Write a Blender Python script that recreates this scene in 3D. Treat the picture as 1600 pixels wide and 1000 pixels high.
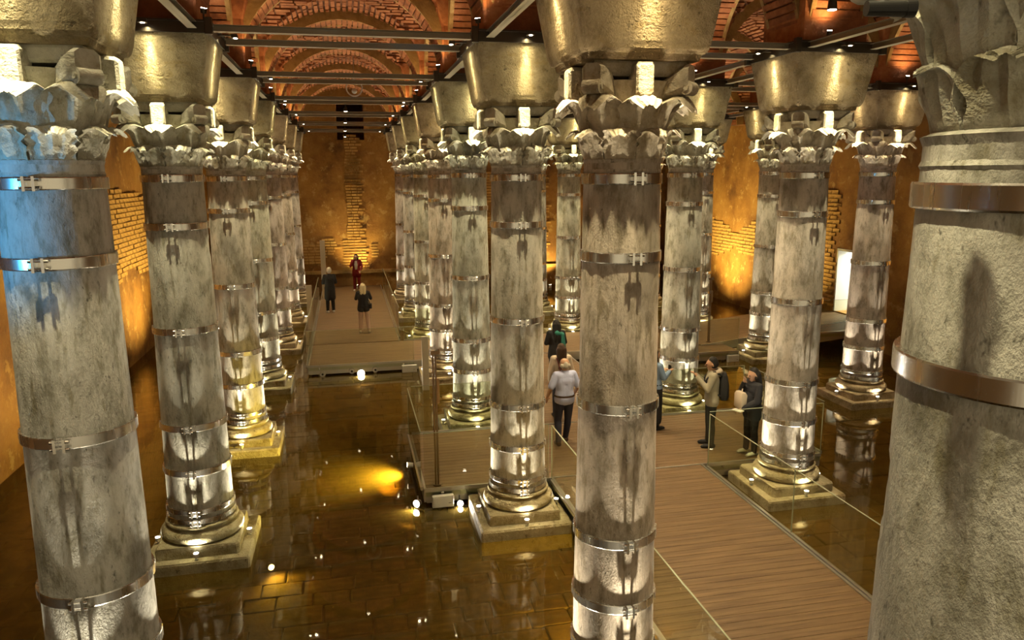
import bpy, bmesh, math, random
from mathutils import Vector, Matrix, noise
random.seed(7)
PI = math.pi
scene = bpy.context.scene
for o in list(bpy.data.objects): bpy.data.objects.remove(o)
COL = scene.collection

# ------------------------------------------------------------------ camera
CAMX, CAMY, CAMZ = 2.284, -2.310, 5.5
PITCH, YAW, ROLL, FPX = 0.18893, 0.2120, -0.00608, 1191.5
cam_d = bpy.data.cameras.new('camera'); cam = bpy.data.objects.new('camera', cam_d); COL.objects.link(cam)
cam_d.sensor_width = 36.0; cam_d.lens = 36.0 * FPX / 1600.0; cam_d.clip_start = 0.05; cam_d.clip_end = 200
fw = Vector((math.sin(YAW) * math.cos(PITCH), math.cos(YAW) * math.cos(PITCH), -math.sin(PITCH)))
rt = Vector((math.cos(YAW), -math.sin(YAW), 0)); up = rt.cross(fw)
r2 = rt * math.cos(ROLL) + up * math.sin(ROLL); u2 = -rt * math.sin(ROLL) + up * math.cos(ROLL)
cam.matrix_world = Matrix(((r2.x, u2.x, -fw.x, CAMX), (r2.y, u2.y, -fw.y, CAMY), (r2.z, u2.z, -fw.z, CAMZ), (0, 0, 0, 1)))
scene.camera = cam

# ------------------------------------------------------------------ world, exposure
w = bpy.data.worlds.new('world'); scene.world = w; w.use_nodes = True
w.node_tree.nodes['Background'].inputs[0].default_value = (1.0, 0.82, 0.50, 1)
w.node_tree.nodes['Background'].inputs[1].default_value = 0.55
vs = scene.view_settings
vs.view_transform = 'Standard'; vs.look = 'None'; vs.exposure = 0.2; vs.gamma = 1.0; vs.use_curve_mapping = False
scene.cycles.max_bounces = 5; scene.cycles.diffuse_bounces = 2; scene.cycles.glossy_bounces = 2
scene.cycles.transmission_bounces = 4; scene.cycles.transparent_max_bounces = 24
scene.cycles.caustics_reflective = False; scene.cycles.caustics_refractive = False
scene.cycles.sample_clamp_indirect = 4.0; scene.cycles.use_adaptive_sampling = True; scene.cycles.adaptive_threshold = 0.14; scene.cycles.adaptive_min_samples = 16
try: scene.cycles.use_denoising = True
except Exception: pass

# light strengths, watts (the lamps themselves are built with their fixtures)
W_BASE, W_TOP, W_UP, W_TRACK, W_WASH, W_FACE = 1050.0, 760.0, 30.0, 620.0, 600.0, 230.0
C_BASE = (1.0, 0.89, 0.64); C_TOP = (1.0, 0.86, 0.50); C_UP = (1.0, 0.60, 0.24); C_TRACK = (1.0, 0.78, 0.45); C_WASH = (1.0, 0.72, 0.22)

# ------------------------------------------------------------------ materials
MATS = {}
def nodes_of(name):
    m = bpy.data.materials.new(name); m.use_nodes = True
    nt = m.node_tree; b = nt.nodes['Principled BSDF']
    MATS[name] = m
    return m, nt, b
def N(nt, t, **kw):
    n = nt.nodes.new(t)
    for k, v in kw.items():
        if hasattr(n, k): setattr(n, k, v)
        else: n.inputs[k].default_value = v
    return n
def ramp(nt, src, stops):
    r = nt.nodes.new('ShaderNodeValToRGB')
    el = r.color_ramp.elements
    while len(el) < len(stops): el.new(0.5)
    for e, (p, c) in zip(el, stops): e.position = p; e.color = (*c, 1)
    nt.links.new(src, r.inputs[0]); return r.outputs[0]
def mixc(nt, a, b, fac, mode='MIX'):
    m = nt.nodes.new('ShaderNodeMix'); m.data_type = 'RGBA'; m.blend_type = mode
    for sock, v in ((m.inputs[0], fac), (m.inputs[6], a), (m.inputs[7], b)):
        if isinstance(v, (int, float)): sock.default_value = v
        elif isinstance(v, tuple): sock.default_value = (*v, 1)
        else: nt.links.new(v, sock)
    return m.outputs[2]
def coords(nt, scale=(1, 1, 1), kind='Object', rnd=True):
    tc = nt.nodes.new('ShaderNodeTexCoord'); mp = nt.nodes.new('ShaderNodeMapping')
    mp.inputs['Scale'].default_value = scale
    nt.links.new(tc.outputs[kind], mp.inputs[0])
    if rnd:
        oi = nt.nodes.new('ShaderNodeObjectInfo'); mu = nt.nodes.new('ShaderNodeMath'); mu.operation = 'MULTIPLY'; mu.inputs[1].default_value = 37.0
        nt.links.new(oi.outputs['Random'], mu.inputs[0]); nt.links.new(mu.outputs[0], mp.inputs['Location'])
    return mp.outputs[0]
def noise_n(nt, vec, scale, detail=6, rough=0.6):
    n = N(nt, 'ShaderNodeTexNoise'); n.inputs['Scale'].default_value = scale
    n.inputs['Detail'].default_value = detail; n.inputs['Roughness'].default_value = rough
    nt.links.new(vec, n.inputs['Vector']); return n.outputs['Fac']
def bump(nt, b, h, strength, dist=0.02, prev=None):
    n = N(nt, 'ShaderNodeBump'); n.inputs['Strength'].default_value = strength; n.inputs['Distance'].default_value = dist
    nt.links.new(h, n.inputs['Height'])
    if prev: nt.links.new(prev, n.inputs['Normal'])
    nt.links.new(n.outputs[0], b.inputs['Normal']); return n.outputs[0]
def plain(name, col, rough=0.6, metal=0.0, bumpy=0.0, bscale=60, var=0.0):
    m, nt, b = nodes_of(name)
    b.inputs['Base Color'].default_value = (*col, 1); b.inputs['Roughness'].default_value = rough; b.inputs['Metallic'].default_value = metal
    v = coords(nt); f = noise_n(nt, v, bscale, 2)
    if bumpy: bump(nt, b, f, bumpy, 0.01)
    if var:
        c = ramp(nt, f, [(0.3, tuple(x * (1 - var) for x in col)), (0.7, tuple(min(1, x * (1 + var)) for x in col))])
        nt.links.new(c, b.inputs['Base Color'])
    return m
def stone(name, base, dark, stain, rough=0.62, bs=0.5, use_objcol=True, streak=0.12, grain=26):
    m, nt, b = nodes_of(name)
    v = coords(nt); vst = coords(nt, (2.2, 2.2, streak * 2.2))
    f1 = noise_n(nt, v, 2.6, 5, 0.72); f2 = noise_n(nt, vst, 2.6, 3, 0.62); f3 = noise_n(nt, v, 0.9, 1, 0.5); f4 = noise_n(nt, v, 9, 3, 0.75)
    c = ramp(nt, f1, [(0.34, dark), (0.52, base), (0.72, tuple(min(1, x * 1.22) for x in base))])
    c = mixc(nt, c, stain, ramp(nt, f2, [(0.56, (0, 0, 0)), (0.70, (0.7, 0.7, 0.7))]))
    c = mixc(nt, c, tuple(x * 0.5 for x in dark), ramp(nt, f3, [(0.58, (0, 0, 0)), (0.75, (0.6, 0.6, 0.6))]))
    c = mixc(nt, c, tuple(x * 0.35 for x in dark), ramp(nt, f4, [(0.62, (0, 0, 0)), (0.72, (0.75, 0.75, 0.75))]))
    if use_objcol:
        oi = N(nt, 'ShaderNodeObjectInfo'); c = mixc(nt, c, oi.outputs['Color'], 1.0, 'MULTIPLY')
    nt.links.new(c, b.inputs['Base Color']); b.inputs['Roughness'].default_value = rough
    b.inputs['Specular IOR Level'].default_value = 0.25
    g = noise_n(nt, v, grain, 3, 0.75); n1 = bump(nt, b, g, bs, 0.04)
    bump(nt, b, f1, bs * 0.7, 0.05, n1)
    return m
stone('shaft_marble', (0.55, 0.52, 0.47), (0.26, 0.24, 0.19), (0.23, 0.20, 0.12), 0.6, 0.24, True, 0.5)
stone('capital_marble', (0.55, 0.52, 0.43), (0.30, 0.26, 0.17), (0.28, 0.23, 0.12), 0.7, 0.5, True, 0.6)
stone('impost_stone', (0.37, 0.30, 0.18), (0.20, 0.15, 0.075), (0.30, 0.22, 0.09), 0.8, 0.9, True, 2.0, 34)
stone('plinth_stone', (0.46, 0.40, 0.26), (0.25, 0.20, 0.10), (0.26, 0.19, 0.07), 0.75, 0.7, True, 1.0)
def steel(name, col, rough):
    m, nt, b = nodes_of(name)
    b.inputs['Base Color'].default_value = (*col, 1); b.inputs['Metallic'].default_value = 1.0
    f = noise_n(nt, coords(nt, (1, 1, 0.12)), 7, 3)
    r = N(nt, 'ShaderNodeMapRange'); r.inputs[3].default_value = rough * 0.8; r.inputs[4].default_value = rough * 1.25
    nt.links.new(f, r.inputs[0]); nt.links.new(r.outputs[0], b.inputs['Roughness'])
    bump(nt, b, f, 0.05, 0.01)
    return m
steel('band_steel', (0.78, 0.76, 0.72), 0.26)
steel('clamp_steel', (0.80, 0.78, 0.74), 0.18)
plain('frame_steel', (0.075, 0.062, 0.045), 0.42, 0.75, 0.15, 40)
plain('tie_steel', (0.34, 0.29, 0.21), 0.42, 0.5, 0.15, 40)
plain('fascia_steel', (0.62, 0.60, 0.56), 0.32, 0.9, 0.1, 30)
plain('bronze', (0.23, 0.15, 0.09), 0.35, 0.8, 0.1)
plain('pale_post', (0.62, 0.56, 0.42), 0.5, 0.0, 0.1)
plain('box_plastic', (0.62, 0.60, 0.54), 0.5, 0.0, 0.05)
plain('black_metal', (0.015, 0.014, 0.013), 0.4, 0.4)
plain('white_metal', (0.75, 0.74, 0.70), 0.35, 0.2)
plain('white_paint', (0.85, 0.86, 0.80), 0.6)
def brickm(name, c1, c2, c3):
    m, nt, b = nodes_of(name)
    oi = N(nt, 'ShaderNodeObjectInfo'); v = coords(nt, kind='Object', rnd=False)
    f = noise_n(nt, v, 3.1, 3, 0.7); f2 = noise_n(nt, v, 0.55, 1, 0.5)
    c = ramp(nt, f, [(0.3, c1), (0.5, c2), (0.72, c3)])
    c = mixc(nt, c, tuple(x * 0.35 for x in c1), ramp(nt, f2, [(0.52, (0, 0, 0)), (0.70, (0.8, 0.8, 0.8))]))
    nt.links.new(c, b.inputs['Base Color']); b.inputs['Roughness'].default_value = 0.85
    bump(nt, b, noise_n(nt, v, 24, 2, 0.7), 0.5, 0.02)
    return m
brickm('vault_brick', (0.20, 0.065, 0.022), (0.36, 0.125, 0.042), (0.48, 0.20, 0.075))
brickm('vault_mortar', (0.12, 0.045, 0.018), (0.19, 0.075, 0.030), (0.26, 0.11, 0.045))
brickm('arch_plaster', (0.26, 0.155, 0.05), (0.40, 0.25, 0.085), (0.50, 0.33, 0.12))
brickm('wall_brick', (0.38, 0.21, 0.06), (0.52, 0.31, 0.095), (0.62, 0.40, 0.14))
def plaster(name):
    m, nt, b = nodes_of(name)
    v = coords(nt, rnd=False)
    f = noise_n(nt, v, 0.55, 5, 0.68); f2 = noise_n(nt, v, 2.4, 5, 0.7); f3 = noise_n(nt, v, 0.22, 1, 0.5)
    c = ramp(nt, f, [(0.32, (0.13, 0.055, 0.014)), (0.48, (0.29, 0.14, 0.032)), (0.66, (0.42, 0.23, 0.06))])
    c = mixc(nt, c, (0.50, 0.33, 0.12), ramp(nt, f2, [(0.56, (0, 0, 0)), (0.64, (0.7, 0.7, 0.7))]))
    c = mixc(nt, c, (0.10, 0.04, 0.012), ramp(nt, f3, [(0.52, (0, 0, 0)), (0.66, (0.6, 0.6, 0.6))]))
    nt.links.new(c, b.inputs['Base Color']); b.inputs['Roughness'].default_value = 0.8
    n1 = bump(nt, b, f2, 0.6, 0.06); bump(nt, b, noise_n(nt, v, 14, 3, 0.7), 0.35, 0.03, n1)
    return m
plaster('wall_plaster')
def paver():
    m, nt, b = nodes_of('paver_stone')
    v = coords(nt, kind='Object', rnd=False); oi = N(nt, 'ShaderNodeObjectInfo')
    f = noise_n(nt, v, 1.3, 4, 0.7); f2 = noise_n(nt, v, 7, 3, 0.7)
    c = ramp(nt, f, [(0.3, (0.05, 0.03, 0.010)), (0.5, (0.13, 0.085, 0.03)), (0.72, (0.26, 0.18, 0.07))])
    nt.links.new(c, b.inputs['Base Color']); b.inputs['Roughness'].default_value = 0.8
    bump(nt, b, f2, 0.5, 0.02)
paver()
plain('floor_mud', (0.09, 0.058, 0.022), 0.9, 0, 0.4, 12, 0.3)
def water():
    m, nt, b = nodes_of('water')
    out = nt.nodes['Material Output']; nt.nodes.remove(b)
    tr = N(nt, 'ShaderNodeBsdfTransparent'); tr.inputs[0].default_value = (0.66, 0.50, 0.19, 1)
    df = N(nt, 'ShaderNodeBsdfDiffuse'); df.inputs[0].default_value = (0.16, 0.105, 0.02, 1)
    gl = N(nt, 'ShaderNodeBsdfGlossy'); gl.inputs['Roughness'].default_value = 0.03; gl.inputs[0].default_value = (1, 0.95, 0.85, 1)
    fr = N(nt, 'ShaderNodeFresnel'); fr.inputs[0].default_value = 1.40
    m0 = N(nt, 'ShaderNodeMixShader'); m0.inputs[0].default_value = 0.30; mx = N(nt, 'ShaderNodeMixShader')
    v = coords(nt, (1, 1, 1), rnd=False); f = noise_n(nt, v, 1.6, 1, 0.5)
    bp = N(nt, 'ShaderNodeBump'); bp.inputs['Strength'].default_value = 0.05; bp.inputs['Distance'].default_value = 0.03
    nt.links.new(f, bp.inputs['Height'])
    nt.links.new(bp.outputs[0], gl.inputs['Normal']); nt.links.new(bp.outputs[0], fr.inputs['Normal'])
    nt.links.new(tr.outputs[0], m0.inputs[1]); nt.links.new(df.outputs[0], m0.inputs[2])
    nt.links.new(fr.outputs[0], mx.inputs[0]); nt.links.new(m0.outputs[0], mx.inputs[1]); nt.links.new(gl.outputs[0], mx.inputs[2])
    nt.links.new(mx.outputs[0], out.inputs[0])
water()
def glass():
    m, nt, b = nodes_of('balustrade_glass')
    out = nt.nodes['Material Output']; nt.nodes.remove(b)
    tr = N(nt, 'ShaderNodeBsdfTransparent'); tr.inputs[0].default_value = (0.93, 0.95, 0.86, 1)
    gl = N(nt, 'ShaderNodeBsdfGlossy'); gl.inputs['Roughness'].default_value = 0.01
    fr = N(nt, 'ShaderNodeFresnel'); fr.inputs[0].default_value = 1.45
    mx = N(nt, 'ShaderNodeMixShader'); ge = N(nt, 'ShaderNodeNewGeometry')
    k = N(nt, 'ShaderNodeMath'); k.operation = 'SUBTRACT'; k.inputs[0].default_value = 1.0; nt.links.new(ge.outputs['Backfacing'], k.inputs[1])
    k2 = N(nt, 'ShaderNodeMath'); k2.operation = 'MULTIPLY'; nt.links.new(k.outputs[0], k2.inputs[0]); nt.links.new(fr.outputs[0], k2.inputs[1])
    nt.links.new(k2.outputs[0], mx.inputs[0]); nt.links.new(tr.outputs[0], mx.inputs[1]); nt.links.new(gl.outputs[0], mx.inputs[2])
    nt.links.new(mx.outputs[0], out.inputs[0])
glass()
plain('glass_edge', (0.36, 0.38, 0.27), 0.15, 0.0)
def planks():
    m, nt, b = nodes_of('deck_wood')
    v = coords(nt, (0.35, 6, 6), rnd=True); v2 = coords(nt, (0.5, 0.5, 0.5), rnd=False)
    f = noise_n(nt, v, 3, 4, 0.65)
    c = ramp(nt, f, [(0.3, (0.10, 0.058, 0.026)), (0.52, (0.17, 0.105, 0.05)), (0.75, (0.24, 0.155, 0.078))])
    nt.links.new(c, b.inputs['Base Color']); b.inputs['Roughness'].default_value = 0.55
    bump(nt, b, f, 0.2, 0.01)
planks()
def emit(name, col, strength):
    m, nt, b = nodes_of(name)
    b.inputs['Base Color'].default_value = (*col, 1)
    b.inputs['Emission Color'].default_value = (*col, 1); b.inputs['Emission Strength'].default_value = strength
    m.cycles.emission_sampling = 'NONE'
emit('lens_white', (1, 0.93, 0.80), 40); emit('lens_warm', (1, 0.86, 0.62), 25); emit('lens_blue', (0.5, 0.8, 1.0), 20)
emit('lens_flood', (1, 0.95, 0.88), 160)
for nm, c in {'skin': (0.55, 0.32, 0.20), 'hair_black': (0.012, 0.010, 0.009), 'hair_brown': (0.05, 0.025, 0.012), 'hair_blonde': (0.62, 0.50, 0.30), 'hair_grey': (0.52, 0.47, 0.38),
              'cloth_red': (0.22, 0.008, 0.012), 'cloth_white': (0.72, 0.70, 0.66), 'cloth_black': (0.014, 0.013, 0.014), 'cloth_navy': (0.022, 0.024, 0.045), 'cloth_shirt': (0.50, 0.55, 0.82),
              'cloth_beige': (0.62, 0.46, 0.36), 'cloth_cream': (0.60, 0.50, 0.38), 'cloth_teal': (0.03, 0.20, 0.16), 'cloth_denim': (0.22, 0.32, 0.48), 'cloth_hoodie': (0.36, 0.33, 0.24),
              'cloth_green': (0.018, 0.022, 0.018), 'leather_brown': (0.06, 0.03, 0.015), 'leather_wine': (0.12, 0.015, 0.012), 'cloth_puffer': (0.018, 0.018, 0.024)}.items():
    plain(nm, c, 0.75 if nm != 'skin' else 0.5, 0, 0.25, 45)

# ------------------------------------------------------------------ mesh helpers
class MB:
    def __init__(s): s.v = []; s.f = []; s.m = []
    def add(s, vs_, fs, mi=0):
        k = len(s.v); s.v += [tuple(p) for p in vs_]; s.f += [tuple(i + k for i in f) for f in fs]; s.m += [mi] * len(fs)
    def box(s, x0, x1, y0, y1, z0, z1, mi=0, M=None):
        p = [Vector(q) for q in ((x0, y0, z0), (x1, y0, z0), (x1, y1, z0), (x0, y1, z0), (x0, y0, z1), (x1, y0, z1), (x1, y1, z1), (x0, y1, z1))]
        if M: p = [M @ q for q in p]
        s.add(p, [(0, 3, 2, 1), (4, 5, 6, 7), (0, 1, 5, 4), (1, 2, 6, 5), (2, 3, 7, 6), (3, 0, 4, 7)], mi); return s
    def lathe(s, prof, n=32, caps=True, mi=0, center=(0, 0)):
        k = len(prof); vs_ = []
        for r, z in prof:
            for i in range(n): a = 2 * PI * i / n; vs_.append((center[0] + r * math.cos(a), center[1] + r * math.sin(a), z))
        fs = [(j * n + i, j * n + (i + 1) % n, (j + 1) * n + (i + 1) % n, (j + 1) * n + i) for j in range(k - 1) for i in range(n)]
        if caps: fs += [tuple(range(n - 1, -1, -1)), tuple(range((k - 1) * n, k * n))]
        s.add(vs_, fs, mi); return s
    def rings(s, loops, caps=True, mi=0):
        n = len(loops[0]); vs_ = [p for l in loops for p in l]
        fs = [(j * n + i, j * n + (i + 1) % n, (j + 1) * n + (i + 1) % n, (j + 1) * n + i) for j in range(len(loops) - 1) for i in range(n)]
        if caps: fs += [tuple(range(n - 1, -1, -1)), tuple(range((len(loops) - 1) * n, len(loops) * n))]
        s.add(vs_, fs, mi); return s
    def cyl(s, p0, p1, r0, r1=None, n=12, mi=0):
        p0 = Vector(p0); p1 = Vector(p1); r1 = r0 if r1 is None else r1
        d = (p1 - p0).normalized(); a = d.orthogonal().normalized(); b = d.cross(a)
        L = [[p + (a * math.cos(2 * PI * i / n) + b * math.sin(2 * PI * i / n)) * r for i in range(n)] for p, r in ((p0, r0), (p1, r1))]
        return s.rings(L, True, mi)
    def tube(s, pts, r, n=8, mi=0):
        for a, b in zip(pts[:-1], pts[1:]): s.cyl(a, b, r, r, n, mi)
        return s
    def ball(s, c, r, seg=10, sz=1.0, mi=0):
        return s.lathe([(r * math.sin(PI * j / seg) + 1e-5, c[2] - r * sz * math.cos(PI * j / seg)) for j in range(seg + 1)], seg + 4, False, mi, (c[0], c[1]))
    def mesh(s, name, mats, smooth=False):
        me = bpy.data.meshes.new(name); me.from_pydata(s.v, [], s.f)
        for m in (mats if isinstance(mats, (list, tuple)) else [mats]): me.materials.append(MATS[m])
        if len(me.materials) > 1: me.polygons.foreach_set('material_index', s.m)
        if smooth:
            me.polygons.foreach_set('use_smooth', [True] * len(me.polygons))
            try: me.set_sharp_from_angle(angle=math.radians(38))
            except Exception: pass
        me.update(); return me
    def build(s, name, mats, parent=None, smooth=False): return ob(name, s.mesh(name, mats, smooth), parent)
def ob(name, data, parent=None, loc=(0, 0, 0), rot=(0, 0, 0), scale=(1, 1, 1)):
    o = bpy.data.objects.new(name, data); COL.objects.link(o)
    o.location = loc; o.rotation_euler = rot; o.scale = scale
    if parent is not None: o.parent = parent
    return o
def tag(o, label=None, cat=None, group=None, kind=None):
    if label: o['label'] = label
    if cat: o['category'] = cat
    if group: o['group'] = group
    if kind: o['kind'] = kind
    return o
def thing(name, label, cat, loc=(0, 0, 0), rz=0, group=None):
    return tag(ob(name, None, None, loc, (0, 0, rz)), label, cat, group)
def struct(o): o['kind'] = 'structure'; return o
def rsq(h, z, hy=None, c=0.06, n=4):
    hy = h if hy is None else hy; L = []
    for qx, qy, a0 in ((1, 1, 0), (-1, 1, 90), (-1, -1, 180), (1, -1, 270)):
        for i in range(n + 1):
            a = math.radians(a0 + 90 * i / n); L.append(Vector((qx * (h - c) + c * math.cos(a), qy * (hy - c) + c * math.sin(a), z)))
    return L
BEAM = [(0.0, .0), (.45, .012), (.75, .024), (.90, .06), (.955, .18), (.985, .6), (1.0, 1.0)]
BEAM_TOP = [(0.0, .0), (.45, .004), (.80, .012), (.95, .05), (.98, .22), (.993, .75), (1.0, 1.0)]
_ld = {}
def beam_light(name, watts, col, rad):
    """spot lamp with a narrow beam and soft spill, like a lamp with a reflector"""
    k = (watts, col, rad)
    if k in _ld: return _ld[k]
    l = bpy.data.lights.new(name, 'SPOT'); l.energy = watts; l.color = col; l.spot_size = math.radians(140); l.spot_blend = .3; l.shadow_soft_size = rad
    l.use_nodes = True; nt = l.node_tree; em = nt.nodes['Emission']
    tc = nt.nodes.new('ShaderNodeTexCoord'); sp = nt.nodes.new('ShaderNodeSeparateXYZ'); ab = nt.nodes.new('ShaderNodeMath'); ab.operation = 'ABSOLUTE'
    nt.links.new(tc.outputs['Normal'], sp.inputs[0]); nt.links.new(sp.outputs[2], ab.inputs[0])
    nt.links.new(ramp(nt, ab.outputs[0], [(p, (v, v, v)) for p, v in (BEAM_TOP if col == C_TOP else BEAM)]), em.inputs['Strength'])
    _ld[k] = l; return l
def spot_lamp(name, parent, loc, direction, watts, col, angle=60, blend=0.6, rad=0.02):
    if angle == 'beam':
        o = ob(name, beam_light(name, watts, col, rad), parent, loc); o.rotation_mode = 'QUATERNION'; o.rotation_quaternion = Vector(direction).to_track_quat('-Z', 'Y'); return o
    l = bpy.data.lights.new(name, 'SPOT'); l.energy = watts; l.color = col; l.spot_size = math.radians(angle); l.spot_blend = blend; l.shadow_soft_size = rad
    o = ob(name, l, parent, loc); o.rotation_mode = 'QUATERNION'; o.rotation_quaternion = Vector(direction).to_track_quat('-Z', 'Y'); return o

SX, SY = 4.8, 4.506
XW0, XW1, YW1 = -4.1, 18.3, 34.7           # left wall, right wall, back wall
YW0 = -6.2
DECK = 0.29

# ------------------------------------------------------------------ water, floor
m = MB(); m.box(XW0 - .2, XW1 + .2, YW0 - .2, YW1 + .2, -0.6, -0.30)
floor = struct(m.build('floor', 'floor_mud'))
m = MB(); e_ = .004; m.add([(XW0 + e_, YW0, 0), (XW1 - e_, YW0, 0), (XW1 - e_, YW1 - e_, 0), (XW0 + e_, YW1 - e_, 0)], [(0, 1, 2, 3)])
wt = m.build('water', 'water'); tag(wt, 'shallow clear amber water flooding the cistern floor around the columns', 'water', None, 'stuff')
# pavers under the water: courses of uneven stone slabs
cube = MB().box(-.5, .5, -.5, .5, -.5, .5).mesh('brick', 'wall_brick')
pav = MB().rings([rsq(.5, -.5, None, .04, 1), rsq(.5, .35, None, .04, 1), rsq(.47, .5, None, .05, 1)]).mesh('paver', 'paver_stone')
prs = random.Random(3); rest = MB(); singles = 0
y = 2.6
while y < 20.5:
    d = prs.uniform(0.30, 0.46); x = XW0 + prs.uniform(0, .4)
    while x < XW1:
        L = prs.uniform(0.36, 0.78); cx_, cy_ = x + L / 2, y + d / 2; h = prs.uniform(.05, .085)
        seen = (0.6 < cx_ < 4.3 and 5.6 < cy_ < 13.6) or (4.3 < cx_ < 5.5 and 5.5 < cy_ < 7.6) or (9 < cx_ < 13.2 and 5 < cy_ < 7.8)
        if seen and singles < 300:
            ob('paver', pav, floor, (cx_, cy_, -0.30 + h / 2), (0, 0, prs.uniform(-.02, .02)), (L - .016, d - .016, h)); singles += 1
        else:
            M = Matrix.Translation((cx_, cy_, -0.30 + h / 2)) @ Matrix.Rotation(prs.uniform(-.02, .02), 4, 'Z')
            rest.box(-L / 2 + .008, L / 2 - .008, -d / 2 + .008, d / 2 - .008, -h / 2, h / 2, 0, M)
        x += L
    y += d
tag(rest.build('paving', 'paver_stone', floor), kind='stuff')

# ------------------------------------------------------------------ walls
wl = struct(MB().box(XW0 - .5, XW0, YW0, YW1 + .5, -.6, 10.4).build('wall_left', 'wall_plaster'))
m = MB(); d0, d1, dz0, dz1 = 19.3, 20.22, 0.90, 2.96
m.box(XW1, XW1 + .5, YW0, d0, -.6, 10.4); m.box(XW1, XW1 + .5, d1, YW1 + .5, -.6, 10.4)
m.box(XW1, XW1 + .5, d0, d1, -.6, dz0); m.box(XW1, XW1 + .5, d0, d1, dz1, 10.4)
wr = struct(m.build('wall_right', 'wall_plaster'))
m = MB(); nx0, nx1, nz0 = 2.05, 3.28, 7.1
m.box(XW0, nx0, YW1, YW1 + .5, -.6, 10.4); m.box(nx1, XW1, YW1, YW1 + .5, -.6, 10.4); m.box(nx0, nx1, YW1, YW1 + .5, -.6, nz0); m.box(nx0, nx1, YW1, YW1 + .5, 9.0, 10.4)
wb = struct(m.build('wall_back', 'wall_plaster'))
m = MB(); m.box(nx0 - .1, nx1 + .1, YW1 + .5, YW1 + 2.5, nz0 - .1, nz0); m.box(nx0 - .1, nx0, YW1 + .5, YW1 + 2.5, nz0, 9.1); m.box(nx1, nx1 + .1, YW1 + .5, YW1 + 2.5, nz0, 9.1); m.box(nx0 - .1, nx1 + .1, YW1 + 2.5, YW1 + 2.6, nz0, 9.1); m.box(nx0, nx1, YW1 + .5, YW1 + 2.5, 9.0, 9.1)
m.build('shaft_opening', 'vault_mortar', wb)
# corridor behind the doorway in the right wall, lit by its own lamp
m = MB(); e = XW1 + .5
m.box(e, e + 2.2, d0 - .6, d1 + .6, dz0 - .1, dz0); m.box(e, e + 2.2, d0 - .6, d1 + .6, dz1 + .3, dz1 + .4); m.box(e + 2.2, e + 2.3, d0 - .6, d1 + .6, dz0, dz1 + .4)
m.box(e, e + 2.2, d0 - .7, d0 - .6, dz0, dz1 + .4); m.box(e, e + 2.2, d1 + .6, d1 + .7, dz0, dz1 + .4)
dr = struct(m.build('door_1', 'white_paint'))
m = MB(); m.box(XW1 - .03, XW1 + .52, d0 - .05, d0 + .02, dz0, dz1 + .05); m.box(XW1 - .03, XW1 + .52, d1 - .02, d1 + .05, dz0, dz1 + .05); m.box(XW1 - .03, XW1 + .52, d0, d1, dz1 - .02, dz1 + .05)
m.build('door_frame', 'white_paint', dr)
al = bpy.data.lights.new('corridor_lamp', 'AREA'); al.energy = 160; al.size = 0.9; al.color = (1, 0.97, 0.85)
ob('corridor_lamp', al, dr, (e + 1.0, (d0 + d1) / 2, dz1 + .27))
# exposed brickwork: courses of single bricks standing proud of the plaster
brs = random.Random(11)
def patch_x(xf, sgn, y0, y1, z0, z1, parent, pitch=0.14, L=0.36, edge=None, stuff=None):
    z = z0; row = 0
    while z < z1:
        y_ = y0 + (row % 2) * L * .5
        while y_ < y1:
            if edge is None or edge(y_, z):
                l = L * brs.uniform(.85, 1.0); pr_ = brs.uniform(.025, .055)
                loc = (xf + sgn * (pr_ / 2 - .02), y_ + L / 2, z + pitch / 2); sc = (pr_ + .04, L * brs.uniform(.985, 1.02), pitch * brs.uniform(.74, .92))
                if stuff is None: ob('brick', cube, parent, loc, (brs.uniform(-.02, .02), 0, 0), sc)
                else: stuff.box(loc[0] - sc[0] / 2, loc[0] + sc[0] / 2, loc[1] - sc[1] / 2, loc[1] + sc[1] / 2, loc[2] - sc[2] / 2, loc[2] + sc[2] / 2)
            y_ += L
        z += pitch; row += 1
def ragged(y0, y1, z0, z1, s):
    def f(y_, z):
        n = noise.noise(Vector((y_ * .6 + s, z * .8, s))); a = min(y_ - y0, y1 - y_); b_ = min(z - z0, z1 - z)
        return min(a * .9, b_ * 1.3) + n * 1.1 > .12
    return f
patch_x(XW0, 1, 19.2, 25.8, 2.5, 5.05, wl, edge=ragged(18.4, 26.4, 2.45, 5.0, 1.3))
patch_x(XW1, -1, 20.25, 22.4, 1.0, 4.9, wr, edge=ragged(19.6, 23.0, .6, 5.4, 4.3))
patch_x(XW1, -1, 25.4, 29.6, 1.9, 3.5, wr, edge=ragged(24.8, 30.2, 1.95, 3.45, 7.7))
st = MB(); z = 0.9; row = 0
while z < 7.3:
    wd = 0.28 + .16 * noise.noise(Vector((0, z * 1.3, 2))) + (0.25 if z < 2.4 else 0); x = 2.62 - wd
    while x < 2.62 + wd:
        l = brs.uniform(.2, .34); st.box(x, x + l - .03, YW1 - brs.uniform(.03, .07), YW1 + .02, z, z + .09); x += l
    z += .135; row += 1
for (xa, xb, za, zb, s) in ((0.2, 1.7, 1.4, 2.5, 3), (3.4, 5.2, 1.5, 2.3, 5), (9, 12, 1.2, 5.8, 9)):
    z = za
    while z < zb:
        x = xa
        while x < xb:
            l = brs.uniform(.25, .38)
            if noise.noise(Vector((x * .9, z * 1.2, s))) > -.12: st.box(x, x + l - .03, YW1 - brs.uniform(.03, .06), YW1 + .02, z, z + .09)
            x += l
        z += .135
tag(st.build('brickwork', 'wall_brick', wb), kind='stuff')
tag(MB().box(XW0, XW1, YW1 - .10, YW1, 0.9, 1.06).build('ledge', 'arch_plaster', wb))

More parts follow.
